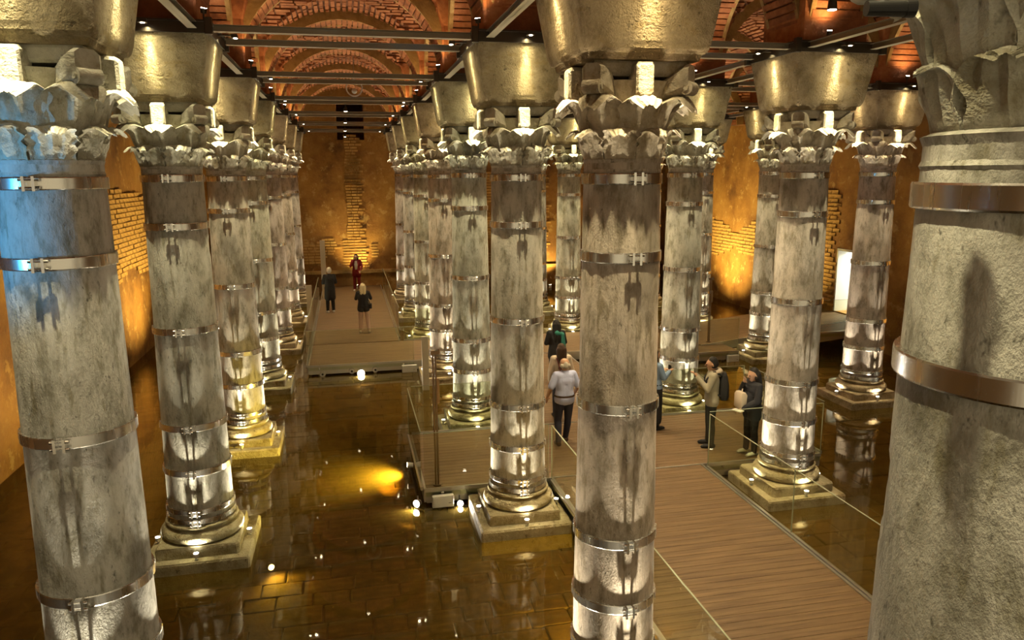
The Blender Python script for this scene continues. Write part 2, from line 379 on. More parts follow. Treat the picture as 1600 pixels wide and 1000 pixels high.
# ------------------------------------------------------------------ vault: springers, brick arches, webs
ceil = struct(ob('ceiling', None)); ceil['label'] = 'red brick groin vaults on round arches above the columns'
ZS, ZC = 7.40, 9.20
xs_ = [XW0, 0, SX, 2 * SX, 3 * SX, XW1]; ys_ = [k * SY for k in range(-1, 8)] + [YW1]
vr = random.Random(5)
def arch_meshes(L, tag_):
    a = L / 2 - 0.52; b = ZC - ZS; half = .42; th = .34; n = 46
    mb = MB(); fb = MB()
    def P(t, off): return Vector(((a + off) * math.cos(t), 0, (b + off) * math.sin(t)))
    for i in range(n):
        t0, t1 = PI * (i + .10) / n, PI * (i + .90) / n; j = vr.uniform(-.012, .012)
        p = [P(t0, j), P(t1, j), P(t1, th), P(t0, th)]
        vs_ = [q + Vector((0, s * half, 0)) for s in (-1, 1) for q in p]
        mb.add(vs_, [(0, 1, 2, 3), (7, 6, 5, 4), (0, 4, 5, 1), (1, 5, 6, 2), (2, 6, 7, 3), (3, 7, 4, 0)])
    core = MB(); N_ = 40
    for s in (-1, 1):
        lo = []
        for i in range(N_ + 1):
            t = PI * i / N_; lo.append([P(t, .0) + Vector((0, s * (half + .03), 0)), P(t, .29) + Vector((0, s * (half + .03), 0)), P(t, .29) + Vector((0, s * (half - .05), 0)), P(t, .0) + Vector((0, s * (half - .05), 0))])
        fb.rings(lo)
    lo = [[P(PI * i / N_, .035) + Vector((0, -half + .02, 0)), P(PI * i / N_, .5) + Vector((0, -half + .02, 0)), P(PI * i / N_, .5) + Vector((0, half - .02, 0)), P(PI * i / N_, .035) + Vector((0, half - .02, 0))] for i in range(N_ + 1)]
    core.rings(lo)
    return core.mesh('arch', 'vault_mortar'), mb.mesh('voussoirs', 'vault_brick'), fb.mesh('arch_face', 'arch_plaster')
_arch = {}
def arch(cx_, cy_, L, rz):
    k = round(L, 2)
    if k not in _arch: _arch[k] = arch_meshes(L, k)
    c, v, f = _arch[k]
    o = ob('arch', c, ceil, (cx_, cy_, ZS), (0, 0, rz)); tag(ob('voussoirs', v, o), kind='stuff'); ob('arch_face', f, o)
for j, y_ in enumerate(ys_[:-1]):
    for i in range(5):
        if j >= 1: arch((xs_[i] + xs_[i + 1]) / 2, y_, xs_[i + 1] - xs_[i], 0)
for i in range(1, 5):
    for j in range(1, len(ys_) - 1): arch(xs_[i], (ys_[j] + ys_[j + 1]) / 2, ys_[j + 1] - ys_[j], PI / 2)
spm = MB().rings([rsq(.56, 0, None, .03, 1), rsq(.56, .9, None, .03, 1), rsq(.9, 2.0, None, .03, 1)]).mesh('springer', 'vault_brick')
def web_h(x, y_, hx, hy, B=2.02):
    bx = B * math.sqrt(max(0, 1 - (x / hx) ** 2)); by = B * math.sqrt(max(0, 1 - (y_ / hy) ** 2)); return max(bx, by), bx >= by
_web = {}
def web_meshes(Lx, Ly):
    hx, hy = Lx / 2 - .12, Ly / 2 - .12; n = 30; B = 2.02
    mb = MB(); vs_ = []
    for j in range(n + 1):
        for i in range(n + 1):
            x = -Lx / 2 + Lx * i / n; y_ = -Ly / 2 + Ly * j / n
            vs_.append((x, y_, web_h(min(max(x, -hx), hx), min(max(y_, -hy), hy), hx, hy)[0] + .03))
    mb.add(vs_, [(j * (n + 1) + i, (j + 1) * (n + 1) + i, (j + 1) * (n + 1) + i + 1, j * (n + 1) + i + 1) for j in range(n) for i in range(n)])
    bricks = []; r = random.Random(9)
    for axis in (0, 1):
        ha, hb = (hx, hy) if axis == 0 else (hy, hx)
        arc = PI * (ha + B) / 2; nc = int(arc / .125)
        for c in range(nc):
            t = PI * (c + .5) / nc; s = ha * math.cos(t); z = B * math.sin(t)
            nrm = Vector((math.cos(t) / ha, 0, math.sin(t) / B)).normalized()
            q = -hb + r.uniform(0, .3)
            while q < hb - .1:
                l = r.uniform(.28, .42)
                z2 = B * math.sqrt(max(0, 1 - ((q + l / 2) / hb) ** 2))
                if z >= z2 - .01:
                    X, Y = (s, q + l / 2) if axis == 0 else (q + l / 2, s)
                    ax = nrm if axis == 0 else Vector((0, nrm.x, nrm.z)); ln = Vector((0, 1, 0)) if axis == 0 else Vector((1, 0, 0))
                    tn = ln.cross(ax); pr_ = r.uniform(-.012, .014)
                    bricks.append((Vector((X, Y, z)) - ax * pr_, ln, tn, ax, l - .04, arc / nc * .66, .07))
                q += l
    return mb.mesh('web', 'vault_mortar', True), bricks
def brick_matrix(b, off=Vector((0, 0, 0))):
    c, ln, tn, ax, l, h, d = b; M = Matrix((ln * l, tn * h, ax * d)).transposed().to_4x4(); M.translation = c + off; return M
vcube = MB().box(-.5, .5, -.5, .5, -.5, .5).mesh('brick', 'vault_brick')
def project(p):
    d = Vector(p) - Vector((CAMX, CAMY, CAMZ)); z = d.dot(fw)
    if z < .2: return (-9999, -9999)
    return 800 + FPX * d.dot(r2) / z, 500 - FPX * d.dot(u2) / z
n_single = 0
for j in range(len(ys_) - 1):
    for i in range(5):
        Lx, Ly = xs_[i + 1] - xs_[i], ys_[j + 1] - ys_[j]; k = (round(Lx, 2), round(Ly, 2))
        if k not in _web: _web[k] = [*web_meshes(Lx, Ly), None]
        wm, bl, sm = _web[k]; c = Vector(((xs_[i] + xs_[i + 1]) / 2, (ys_[j] + ys_[j + 1]) / 2, ZS))
        wo = ob('web', wm, ceil, c)
        near = (i == 3 and j in (2, 3)) or (i == 4 and j in (3,))
        if near:
            left = MB()
            for b in bl:
                u, v = project(b[0] + c)
                if n_single < 300 and 1130 < u < 1450 and -5 < v < 130:
                    o = ob('brick', vcube, wo); o.matrix_local = brick_matrix(b); n_single += 1
                else: left.box(-.5, .5, -.5, .5, -.5, .5, 0, brick_matrix(b))
            tag(left.build('web_bricks', 'vault_brick', wo), kind='stuff')
        else:
            if sm is None:
                q = MB()
                for b in bl: q.box(-.5, .5, -.5, .5, -.5, .5, 0, brick_matrix(b))
                sm = _web[k][2] = q.mesh('web_bricks', 'vault_brick')
            tag(ob('web_bricks', sm, wo), kind='stuff')
struct(MB().box(XW0 - .5, XW1 + .5, YW0, YW1 + .5, 9.75, 9.95).build('trim_1', 'vault_mortar'))

# ------------------------------------------------------------------ column meshes (shared)
ZA, ZI, ZT = 5.62, 6.44, 7.27               # capital foot, impost foot, impost top
def noisy_sq(half_rows, seed, c=.03, n=1, amp=.012):
    rng = random.Random(seed); L = []
    for h, z in half_rows: L.append([p + Vector((rng.uniform(-amp, amp), rng.uniform(-amp, amp), 0)) for p in rsq(h, z, None, c, n)])
    return L
plinths = [MB().rings(noisy_sq([(.72, -.3), (.72, .14), (.705, .17)], s, .03, 1)).mesh('plinth', 'plinth_stone') for s in range(3)]
uplinths = [MB().rings(noisy_sq([(.565, .16), (.565, .31), (.55, .335)], s + 5, .03, 1)).mesh('upper_plinth', 'plinth_stone') for s in range(3)]
def torus_prof():
    P = [(.40, .33)]
    for a in range(-80, 81, 20): P.append((.475 + .085 * math.cos(math.radians(a)), .415 + .082 * math.sin(math.radians(a))))
    P += [(.48, .50), (.455, .52), (.455, .535)]
    for a in range(-70, 71, 28): P.append((.455 + .035 * math.cos(math.radians(a)), .565 + .03 * math.sin(math.radians(a))))
    return P + [(.44, .60), (.40, .61)]
basem = MB().lathe(torus_prof(), 48).mesh('base_moulding', 'plinth_stone', True)
def taper(z): return 1.0 - .155 * (z - .6) / 5.0
def shaft_mesh(seed):
    rows, n = 70, 64; mb = MB(); L = []
    for j in range(rows + 1):
        z = .6 + 5.0 * j / rows; ring = []
        for i in range(n):
            a = 2 * PI * i / n; r = taper(z)
            p = Vector((math.cos(a) * 1.3, math.sin(a) * 1.3, z * 1.1 + seed * 13.7))
            r += .004 * noise.noise(p) + .003 * noise.noise(p * 3.3) + .003 * noise.noise(p * 9)
            g = noise.noise(p * 1.7 + Vector((5, 5, 5)))
            if g > .47: r -= min(.022, (g - .47) * .20)
            ring.append(Vector((r * math.cos(a), r * math.sin(a), z)))
        L.append(ring)
    return mb.rings(L).mesh('shaft', 'shaft_marble', True)
shafts = [shaft_mesh(s) for s in range(4)]
neckm = MB().lathe([(.80, 5.50), (.845, 5.505), (.86, 5.52), (.845, 5.54), (.82, 5.545), (.82, 5.555), (.85, 5.60), (.87, 5.625), (.80, 5.64)], 48).mesh('astragal', 'shaft_marble', True)
bandm = MB().lathe([(.985, -.048), (1.048, -.048), (1.056, -.04), (1.056, .04), (1.048, .048), (.985, .048), (.985, -.048)], 64, False).mesh('steel_band', 'band_steel', True)
mb = MB()
for sx in (-1, 1):
    mb.box(sx * .030 - .009, sx * .030 + .009, -.058, .004, -.055, .055)
    for zz in (-.03, .03): mb.cyl((sx * .039, -.038, zz), (sx * .062, -.038, zz), .012, .012, 6)
for zz in (-.03, .03): mb.cyl((-.06, -.038, zz), (.06, -.038, zz), .0065, .0065, 8)
clampm = mb.mesh('clamp', 'clamp_steel')
# capital pieces, in a frame whose origin is the capital foot
def bell_r(z): return .355 + .03 * (z / .4) + .12 * max(0, (z - .25) / .45) ** 2
bellm = MB().lathe([(bell_r(z / 12 * .66), z / 12 * .66) for z in range(13)], 40).mesh('bell', 'capital_marble', True)
def leaf_mesh(z0, h, half_ang, curl, seed, lobes=5):
    nu, nv = 16, 18; top = []; bot = []
    for j in range(nv + 1):
        v = j / nv
        for i in range(nu + 1):
            u = -1 + 2 * i / nu
            wv = .93 + .10 * math.sin(v * PI) if v < .55 else 1.03 * (1 - .80 * ((v - .55) / .45) ** 1.6)
            wv *= 1 - .20 * (.5 - .5 * math.cos(v * 2 * PI * lobes * .8)) * min(1, v * 2.5)
            c = max(0, (v - .52) / .48)
            z = z0 + h * (min(v, .80) / .80) * (1 - .07 * u * u * v)
            out = .012 + .045 * v * v + .035 * (1 - abs(u)) ** .7 * math.sin(PI * min(1, v * 1.05))
            out += curl * (1 - math.cos(c * PI * .5)) * 1.25; z -= .75 * curl * c ** 3
            out += .040 * abs(u) ** 3 * (0.3 + v) * (1 - c)
            out += .012 * math.cos(u * PI * 4.0) * (0.3 + v * .9) * (1 - .6 * c)
            out += .016 * noise.noise(Vector((u * 2.1 + seed, v * 3.3, seed * 3.1)))
            z += .012 * noise.noise(Vector((u * 4 + seed * 2, v * 2, 7)))
            th = u * half_ang * wv; r = bell_r(max(0, min(.66, z))) + out
            top.append(Vector((r * math.sin(th), -r * math.cos(th), z)))
            t = .045 if v < .7 else .030
            bot.append(Vector(((r - t) * math.sin(th), -(r - t) * math.cos(th), z + (.016 * c))))
    w_ = nu + 1; K = len(top); mb = MB(); fs = []
    for j in range(nv):
        for i in range(nu):
            a, b, c, d = j * w_ + i, j * w_ + i + 1, (j + 1) * w_ + i + 1, (j + 1) * w_ + i
            fs += [(a, b, c, d), (K + d, K + c, K + b, K + a)]
    rim = [i for i in range(w_)] + [j * w_ + nu for j in range(1, nv + 1)] + [nv * w_ + i for i in range(nu - 1, -1, -1)] + [j * w_ for j in range(nv - 1, 0, -1)]
    for a, b in zip(rim, rim[1:] + rim[:1]): fs.append((b, a, K + a, K + b))
    mb.add(top + bot, fs); return mb.mesh('leaf', 'capital_marble', True)
lowleaf = [leaf_mesh(0, .28, math.radians(23.5), .10, s) for s in (1, 2)]
upleaf = [leaf_mesh(.10, .46, math.radians(27), .15, s, 4) for s in (3, 4)]
cornleaf = [leaf_mesh(.10, .49, math.radians(26), .21, s, 4) for s in (5, 6)]
plainleaf = [leaf_mesh(0, .26, math.radians(22), .03, s, 2) for s in (11, 12)]
plainup = [leaf_mesh(.10, .44, math.radians(25), .05, s, 2) for s in (13, 14)]
def horn():
    L = []; K = 8
    for j in range(K + 1):
        t = j / K; r = .36 + .31 * t; z = .56 + .13 * t; hw = .10 + .035 * math.sin(t * PI * .8) - .015 * t; hh = .07 + .055 * t
        if j == K: hw *= .82; hh *= .8
        c = Vector((0, -r, z)); L.append([c + Vector((hw * x, .02 * noise.noise(Vector((x, y_, t * 3))), hh * y_)) for x, y_ in ((-1, -.6), (-.55, -1), (.55, -1), (1, -.6), (1, .7), (.6, 1), (-.6, 1), (-1, .7))])
    mb = MB(); mb.rings(L)
    mb.cyl((-.085, -.655, .60), (.085, -.655, .60), .060, .060, 14); mb.cyl((-.10, -.655, .60), (.10, -.655, .60), .026, .026, 10)
    return mb.mesh('volute', 'capital_marble', True)
hornm = horn()
def abacus():
    L = []
    for z, s in ((.70, .90), (.725, .97), (.80, 1.0), (.825, .98)):
        ring = []
        for k in range(4):
            for i in range(10):
                t = i / 10; a0 = math.radians(45 + 90 * k)
                p0 = Vector((math.cos(a0), math.sin(a0), 0)) * .66; p1 = Vector((math.cos(a0 + PI / 2), math.sin(a0 + PI / 2), 0)) * .66
                p = p0.lerp(p1, t); p *= 1 - .10 * math.sin(PI * t) ** .8
                if i == 0: p *= .955
                ring.append(Vector((p.x * s, p.y * s, z)))
        L.append(ring)
    return MB().rings(L).mesh('abacus', 'capital_marble')
abacusm = abacus()
bm_ = MB().rings([[Vector((hw * x, -r, .655 + hh * z)) for x, z in ((-1, -.8), (-.7, -1), (.7, -1), (1, -.8), (1, .8), (.75, 1), (-.75, 1), (-1, .8))] for r, hw, hh in ((.36, .085, .15), (.50, .082, .15), (.545, .085, .145), (.57, .07, .12))])
bossm = bm_.mesh('boss', 'capital_marble')
def impost(seed):
    rng = random.Random(seed); L = []
    for h, z in ((.50, 0), (.515, .05), (.54, .055), (.56, .085), (.575, .14), (.60, .30), (.64, .55), (.685, .83)):
        L.append([p + Vector((rng.uniform(-.006, .006), rng.uniform(-.006, .006), 0)) for p in rsq(h, z, None, .03, 2)])
    return MB().rings(L).mesh('impost_block', 'impost_stone')
imposts = [impost(s) for s in range(3)]
mb = MB(); h, t = .715, .022
for a, b, c, d in ((-h, h, -h, -h + t), (-h, h, h - t, h), (-h, -h + t, -h, h), (h - t, h, -h, h)): mb.box(a, b, c, d, -.015, .14)
for a, b, c, d in ((-h - .03, h + .03, -h - .03, -h), (-h - .03, h + .03, h, h + .03), (-h - .03, -h, -h, h), (h, h + .03, -h, h)): mb.box(a, b, c, d, .118, .14)
framem = mb.mesh('steel_frame', 'frame_steel')
lugm = MB().rings([rsq(.045, -.03, None, .008, 1), rsq(.045, .17, None, .008, 1)]).mesh('corner_lug', 'frame_steel')
# lamp meshes
mb = MB(); mb.lathe([(.022, 0), (.022, .012), (.008, .014), (.008, .035), (.034, .040), (.040, .095), (.034, .097)], 16)
lampm = mb.mesh('lamp_body', 'white_metal', True)
lensm = MB().lathe([(.001, .0955), (.033, .0955), (.033, .099), (.001, .102)], 16, False).mesh('lens', 'lens_white', True)
tlampm = MB().box(-.05, .05, -.03, .05, -.012, .035).cyl((0, .22, .02), (0, .0, .02), .012).mesh('lamp_body', 'frame_steel')
tlensm = MB().lathe([(.001, -.013), (.026, -.013), (.026, -.018), (.001, -.019)], 12, False).mesh('lens', 'lens_warm')
ulampm = MB().cyl((0, 0, -.03), (0, 0, .05), .012, .012, 8).cyl((0, 0, .05), (0, -.012, .11), .035, .042, 14).mesh('lamp_body', 'frame_steel')
ulensm = MB().cyl((0, -.0125, .111), (0, -.0135, .116), .036, .036, 14).mesh('lens', 'lens_white')

ORD = ['nearest', 'second', 'third', 'fourth', 'fifth', 'sixth', 'seventh', 'eighth']
ROWN = {'A': 'in the left row', 'B': 'in the middle row', 'C': 'in the right row', 'D': 'in the far right row'}
BANDS = [5.46, 4.83, 3.40, 2.05, 1.38, .80, .655]
SPEC = {('A', 1): (.46, 0), ('A', 2): (.455, 0), ('A', 3): (.425, .06), ('B', 0): (.53, 0), ('B', 1): (.415, 0), ('B', 2): (.44, 0), ('B', 3): (.42, 0), ('C', 2): (.435, 0), ('C', 3): (.44, 0), ('D', 3): (.455, 0)}
TINT = {('A', 1): (.95, .98, 1.0), ('A', 2): (.92, .95, .92), ('B', 1): (.86, .76, .68), ('B', 2): (.90, .88, .82), ('B', 0): (.95, .97, .95), ('C', 2): (1.0, .96, .95), ('C', 3): (.93, .95, .92)}
crs = random.Random(21)
def lamp_thing(name, label, cat, group, loc, rz, body, lens, ldir, lpos, watts, colr, angle, blend, rad):
    t = thing(name, label, cat, loc, rz, group)
    ob('lamp_body', body, t); ob('lens', lens, t)
    spot_lamp('light', t, lpos, ldir, watts, colr, angle, blend, rad); return t
def column(row, k):
    ri = 'ABCD'.index(row); R, dx = SPEC.get((row, k), (crs.uniform(.425, .445), 0))
    X, Y = ri * SX + dx, k * SY
    which = ORD[k - {'A': 1, 'B': 0, 'C': 2, 'D': 3}[row]]
    desc = which + ' ' + ROWN[row]
    t = thing('column', f'steel-banded marble column with a leafy capital, {desc}', 'column', (X, Y, 0), 0, 'columns of the cistern'); t['kind'] = 'thing'
    tint = TINT.get((row, k)) or tuple(c * crs.uniform(.9, 1.02) for c in (1, .96, .91))
    s = crs.randrange(100)
    parts = [ob('plinth', plinths[s % 3], t), ob('upper_plinth', uplinths[s % 3], t, rot=(0, 0, (s % 4) * PI / 2)), ob('base_moulding', basem, t, scale=(R / .44, R / .44, 1))]
    parts.append(ob('shaft', shafts[s % 4], t, rot=(0, 0, crs.uniform(0, 6)), scale=(R, R, 1)))
    parts.append(ob('astragal', neckm, t, scale=(R, R, 1)))
    bz = -.07 if row == 'B' and k < 3 else 0
    for i, z in enumerate(BANDS):
        if row == 'B' and k == 0 and i == 0: z = 5.40
        zz = z + (bz if 0 < i < 5 else 0) + crs.uniform(-.02, .02) * (i < 5); r = R * taper(zz)
        b = ob('steel_band', bandm, t, (0, 0, zz), (0, 0, 0), (r, r, .8 if i > 4 else 1.0))
        ob('clamp', clampm, b, (0, -1.05, 0), (0, 0, 0), (1.15 / r, 1.15 / r, 1 / (.8 if i > 4 else 1.0)))
    cs = 1.09 if R > .5 else R * .845 / .37
    lows, ups, corns = (plainleaf, plainup, plainup) if R > .5 else (lowleaf, upleaf, cornleaf)
    cap = ob('capital', bellm, t, (0, 0, ZA), (0, 0, 0), (cs, cs, 1)); parts.append(cap)
    for i in range(8):
        a = (i + .5) * PI / 4
        parts.append(ob('leaf', lows[(i + s) % 2], cap, rot=(0, 0, a + crs.uniform(-.03, .03)), scale=(1, 1, crs.uniform(.95, 1.06))))
    for i in range(8):
        msh = corns[(i + s) % 2] if i % 2 else ups[(i + s) % 2]
        parts.append(ob('leaf', msh, cap, rot=(0, 0, i * PI / 4 + crs.uniform(-.03, .03)), scale=(1, 1, crs.uniform(.95, 1.05))))
    for i in range(4):
        parts.append(ob('volute', hornm, cap, rot=(0, 0, PI / 4 + i * PI / 2)))
        parts.append(ob('boss', bossm, cap, rot=(0, 0, i * PI / 2)))
    parts.append(ob('abacus', abacusm, cap))
    parts.append(ob('impost_block', imposts[s % 3], t, (0, 0, ZI)))
    fr = ob('steel_frame', framem, t, (0, 0, ZT)); [ob('corner_lug', lugm, fr, (sx * .715, sy * .715, 0)) for sx in (-1, 1) for sy in (-1, 1)]
    for p in parts: p.color = (*tint, 1)
    ob('springer', spm, ceil, (X, Y, ZT + .12))
    to = .94 + max(0, R - .46) * 4
    # lamps: on the plinth shining up, on the steel frame shining down
    for side, (ax, ay) in {'front': (0, -1), 'left': (-1, 0), 'right': (1, 0)}.items():
        rz = math.atan2(ax, -ay)
        lamp_thing('plinth_spotlight', f'small bright uplight on the {side} of the plinth, column {desc}', 'spotlight', 'uplights on the column plinths',
                   (X + ax * .645, Y + ay * .645, .176), rz, lampm, lensm, (0, .04, 1), (0, 0, .115), W_BASE, C_BASE, 'beam', 1.0, .025)
        fs_ = lamp_thing('frame_spotlight', f'tiny downlight on the {side} of the frame, column {desc}', 'spotlight', 'downlights on the column frames',
                   (X + ax * to, Y + ay * to, ZT + .06), rz, tlampm, tlensm, (0, (to - .85 * R) / 2.7, -1), (0, 0, -.03), W_TOP * (.5 if R > .5 else 1), C_TOP, 'beam', 1.0, .02)
        if k <= 6: spot_lamp('face_light', fs_, (0, to - .765, -.02), (0, .26, -1), W_FACE, C_TOP, 'beam', 1.0, .012)  # extra light added beside the downlight to draw the streak down the impost
    ax, ay = {'A': (.66, -.66), 'B': (-.66, -.66), 'C': (-.2, -.70), 'D': (0, -.70)}[row]
    lamp_thing('vault_uplight', f'small vault uplight on the frame, column {desc}', 'spotlight', 'uplights under the vaults',
               (X + ax, Y + ay, ZT + .175), math.atan2(ax, -ay), ulampm, ulensm, (0, -.25, 1), (0, -.02, .14), W_UP, C_UP, 150, .9, .05)
for k in range(1, 8): column('A', k)
for k in range(0, 8): column('B', k)
for k in range(2, 8): column('C', k)
for k in range(3, 8): column('D', k)

# ------------------------------------------------------------------ tie beams between the frames
def tie(L, name='tie_rod'):
    mb = MB(); mb.box(-L / 2, L / 2, -.008, .008, -.042, .042); mb.box(-L / 2, L / 2, -.06, .05, .034, .042); mb.box(-L / 2, L / 2, -.06, .05, -.042, -.036)
    n = int(L / .12)
    for i in range(n): mb.cyl((-L / 2 + (i + .5) * L / n, -.012, .02), (-L / 2 + (i + .5) * L / n, -.008, .02), .012, .012, 6)
    return mb.mesh(name, 'tie_steel')
_tie = {}
def put_tie(cx_, cy_, L, rz, label):
    k = round(L, 2)
    if k not in _tie: _tie[k] = tie(L)
    tag(ob('tie_rod', _tie[k], None, (cx_, cy_, ZT + .075), (0, 0, rz)), label, 'beam', 'steel tie beams between the columns')
for k in range(1, 8):
    kk = ORD[k - 1]
    for s, nm in ((-1, 'front'), (1, 'rear')):
        a3 = .06 if k == 3 else 0; put_tie(SX / 2 + a3 / 2, k * SY + s * .52, SX - 1.492 - a3, 0, f'{nm} steel tie of the pair crossing the nave at its {kk} column pair')
        if k >= 2: put_tie(1.5 * SX, k * SY + s * .52, SX - 1.492, 0, f'{nm} steel tie of the {ORD[k-2]} pair crossing above the long walkway')
        if k >= 3: put_tie(2.5 * SX, k * SY + s * .52, SX - 1.492, 0, f'{nm} steel tie of the {ORD[k-3]} pair between the two right-hand rows')
for ri, (rn, k0) in enumerate((('left', 1), ('middle', 0), ('right', 2), ('far right', 3))):
    for k in range(k0, 7):
        for s, nm in ((-1, 'left'), (1, 'right')):
            put_tie(ri * SX + s * .52, (k + .5) * SY, SY - 1.492, PI / 2, f'{nm} lengthwise steel tie in the {rn} column row, {ORD[k-k0]} span')
for s, nm in ((-1, 'left'), (1, 'right')):
    put_tie(2 * SX + s * .52, 1.5 * SY, SY - 1.492, PI / 2, f'{nm} lengthwise steel tie running from the right row out of the frame')

# ------------------------------------------------------------------ downlights hung from the ties above the walkways
dlm = MB().cyl((0, 0, .02), (0, 0, -.05), .018, .018, 8).cyl((0, 0, -.05), (0, 0, -.15), .04, .05, 16).mesh('lamp_body', 'frame_steel')
dll = MB().cyl((0, 0, -.151), (0, 0, -.155), .043, .043, 16).mesh('lens', 'lens_warm')
def track(x, y_, label, watts=W_TRACK, dirv=(0, 0, -1), ang=100):
    lamp_thing('walkway_downlight', label, 'spotlight', 'downlights above the walkways', (x, y_, ZT + .0), 0, dlm, dll, dirv, (0, 0, -.17), watts, C_TRACK, ang, 1.0, .05)
for k in range(1, 7):
    for s, nm in ((-1, 'front'), (1, 'rear')):
        track(1.5 * SX, k * SY + s * .5, f'downlight on the {nm} tie above the long walkway, {ORD[k-1]} crossing')
for k in range(4, 8): track(.5 * SX, k * SY + .5, f'downlight on the {ORD[k-1]} tie pair above the nave walkway')
for k in (4, 5): track(2.5 * SX, k * SY - .5, f'downlight on the {ORD[k-3]} tie above the ramp to the doorway')

# ------------------------------------------------------------------ walkways
def deck(name, label, x0, x1, y0, y1, along, z0=DECK, ramp_=None, fascia=('f',)):
    t = thing(name, label, 'walkway', (0, 0, 0))
    pw = .145
    def zt(x): return z0 if ramp_ is None else z0 + max(0, min(1, (x - ramp_[0]) / (ramp_[1] - ramp_[0]))) * ramp_[2]
    n = max(1, round(((y1 - y0) if along == 'x' else (x1 - x0)) / pw))
    if along == 'x':
        p = (y1 - y0) / n; L = x1 - x0; za, zb = zt(x0), zt(x1)
        mb = MB(); mb.add([(0, .003, -.03), (L, .003, zb - za - .03), (L, p - .003, zb - za - .03), (0, p - .003, -.03), (0, .003, 0), (L, .003, zb - za), (L, p - .003, zb - za), (0, p - .003, 0)], [(0, 3, 2, 1), (4, 5, 6, 7), (0, 1, 5, 4), (1, 2, 6, 5), (2, 3, 7, 6), (3, 0, 4, 7)])
        me = mb.mesh('plank', 'deck_wood')
        for i in range(n): ob('plank', me, t, (x0, y0 + i * p, za))
    else:
        p = (y1 - y0); nn = max(1, round((y1 - y0) / pw)); p = (y1 - y0) / nn; L = x1 - x0
        me = MB().box(0, L, .003, p - .003, -.03, 0).mesh('plank', 'deck_wood')
        for i in range(nn): ob('plank', me, t, (x0, y0 + i * p, z0))
    zb, za = zt(x1), zt(x0)
    def edge(xa, xb, ya, yb, zA, zB, nm='fascia', h=.24):
        mb = MB(); mb.add([(xa, ya, zA - h), (xb, ya, zB - h), (xb, yb, zB - h), (xa, yb, zA - h), (xa, ya, zA + .012), (xb, ya, zB + .012), (xb, yb, zB + .012), (xa, yb, zA + .012)], [(0, 3, 2, 1), (4, 5, 6, 7), (0, 1, 5, 4), (1, 2, 6, 5), (2, 3, 7, 6), (3, 0, 4, 7)])
        mb.build(nm, 'fascia_steel', t)
    if 'f' in fascia: edge(x0, x1, y0 - .04, y0 - .002, za, zb)
    if 'b' in fascia: edge(x0, x1, y1 + .002, y1 + .04, za, zb)
    if 'l' in fascia: edge(x0 - .04, x0 - .002, y0, y1, za, za)
    if 'r' in fascia: edge(x1 + .002, x1 + .04, y0, y1, zb, zb)
    nx = max(2, int((x1 - x0) / 1.6) + 1); ny = max(2, int((y1 - y0) / 1.6) + 1)
    sup = MB().cyl((0, 0, 0), (0, 0, 1), .045, .045, 10).mesh('support', 'fascia_steel')
    for i in range(nx):
        x = x0 + .25 + (x1 - x0 - .5) * i / (nx - 1)
        for j in range(ny): ob('support', sup, t, (x, y0 + .25 + (y1 - y0 - .5) * j / (ny - 1), -.3), (0, 0, 0), (1, 1, zt(x) + .27))
    return t
deck('walkway', 'broad wooden walkway crossing behind the nearest columns, people walking on it', 3.4, 10.8, 9.84, 12.62, 'x', fascia=('f', 'b', 'l', 'r'))
deck('walkway', 'long wooden walkway running toward the lower right corner of the view', 5.62, 8.38, -1.0, 9.80, 'y', fascia=('l', 'r'))
deck('walkway', 'wooden walkway leading away between the columns behind the man in a blue shirt', 5.75, 8.45, 12.67, 18.94, 'y', fascia=('l', 'r'))
deck('walkway', 'far crosswise wooden walkway with a bright floodlight under its front edge', 1.1, 10.9, 19.0, 21.72, 'x', fascia=('f', 'l'))
deck('walkway', 'wooden walkway along the nave to the far brick wall, three visitors on it', 1.1, 3.75, 21.78, YW1 - .1, 'y', fascia=('l', 'r'))
deck('walkway', 'level wooden walkway between the right-hand column rows leading to the ramp', 10.96, 12.78, 18.90, 21.72, 'x', fascia=())
deck('walkway', 'wooden ramp rising to the white doorway in the right wall', 12.8, XW1 - .02, 18.90, 21.72, 'x', ramp_=(12.8, XW1 - .02, .57), fascia=('f',))
deck('walkway', 'short front strip of walkway left of the column at the ramp', 10.96, 13.55, 17.95, 18.84, 'x', fascia=('f',))
deck('walkway', 'front strip of the ramp beside the right wall', 15.25, XW1 - .02, 17.95, 18.84, 'x', z0=.545, ramp_=(15.25, XW1 - .02, .315), fascia=('f',))

# ------------------------------------------------------------------ glass balustrades
def balustrade(label, p0, p1, z=DECK, h=1.0, pl=1.9):
    p0 = Vector(p0); p1 = Vector(p1); d = p1 - p0; L = d.length; n = max(1, round(L / pl)); rz = math.atan2(d.y, d.x)
    t = thing('glass_balustrade', label, 'balustrade', (p0.x, p0.y, z), rz)
    w_ = L / n
    for i in range(n):
        a, b = i * w_ + .008, (i + 1) * w_ - .008
        g = MB().box(a, b, -.0085, .0085, -.12, h).build('glass_panel', 'balustrade_glass', t)
        MB().box(a, b, -.009, .009, h, h + .007).build('top_edge', 'glass_edge', g)
        MB().box(b - .003, b + .003, -.0095, .0095, -.1, h).build('side_edge', 'glass_edge', g)
        for q in (a + .3, b - .3):
            MB().cyl((q, -.02, -.06), (q, .02, -.06), .025, .025, 12).build('fixing', 'clamp_steel', g)
    MB().box(0, L, -.022, .022, -.03, .03).build('base_rail', 'fascia_steel', t)
balustrade('glass balustrade on the left side of the broad walkway beside the dark water', (3.33, 9.86), (3.33, 12.60))
balustrade('glass balustrade on the broad walkway front, behind the base of the third middle-row column', (3.36, 9.775), (5.52, 9.775), pl=2.3)
balustrade('glass balustrade along the left edge of the long walkway', (5.55, -1.0), (5.55, 9.70), pl=2.1)
balustrade('glass balustrade along the right edge of the long walkway', (8.45, -1.0), (8.45, 9.66), pl=2.6)
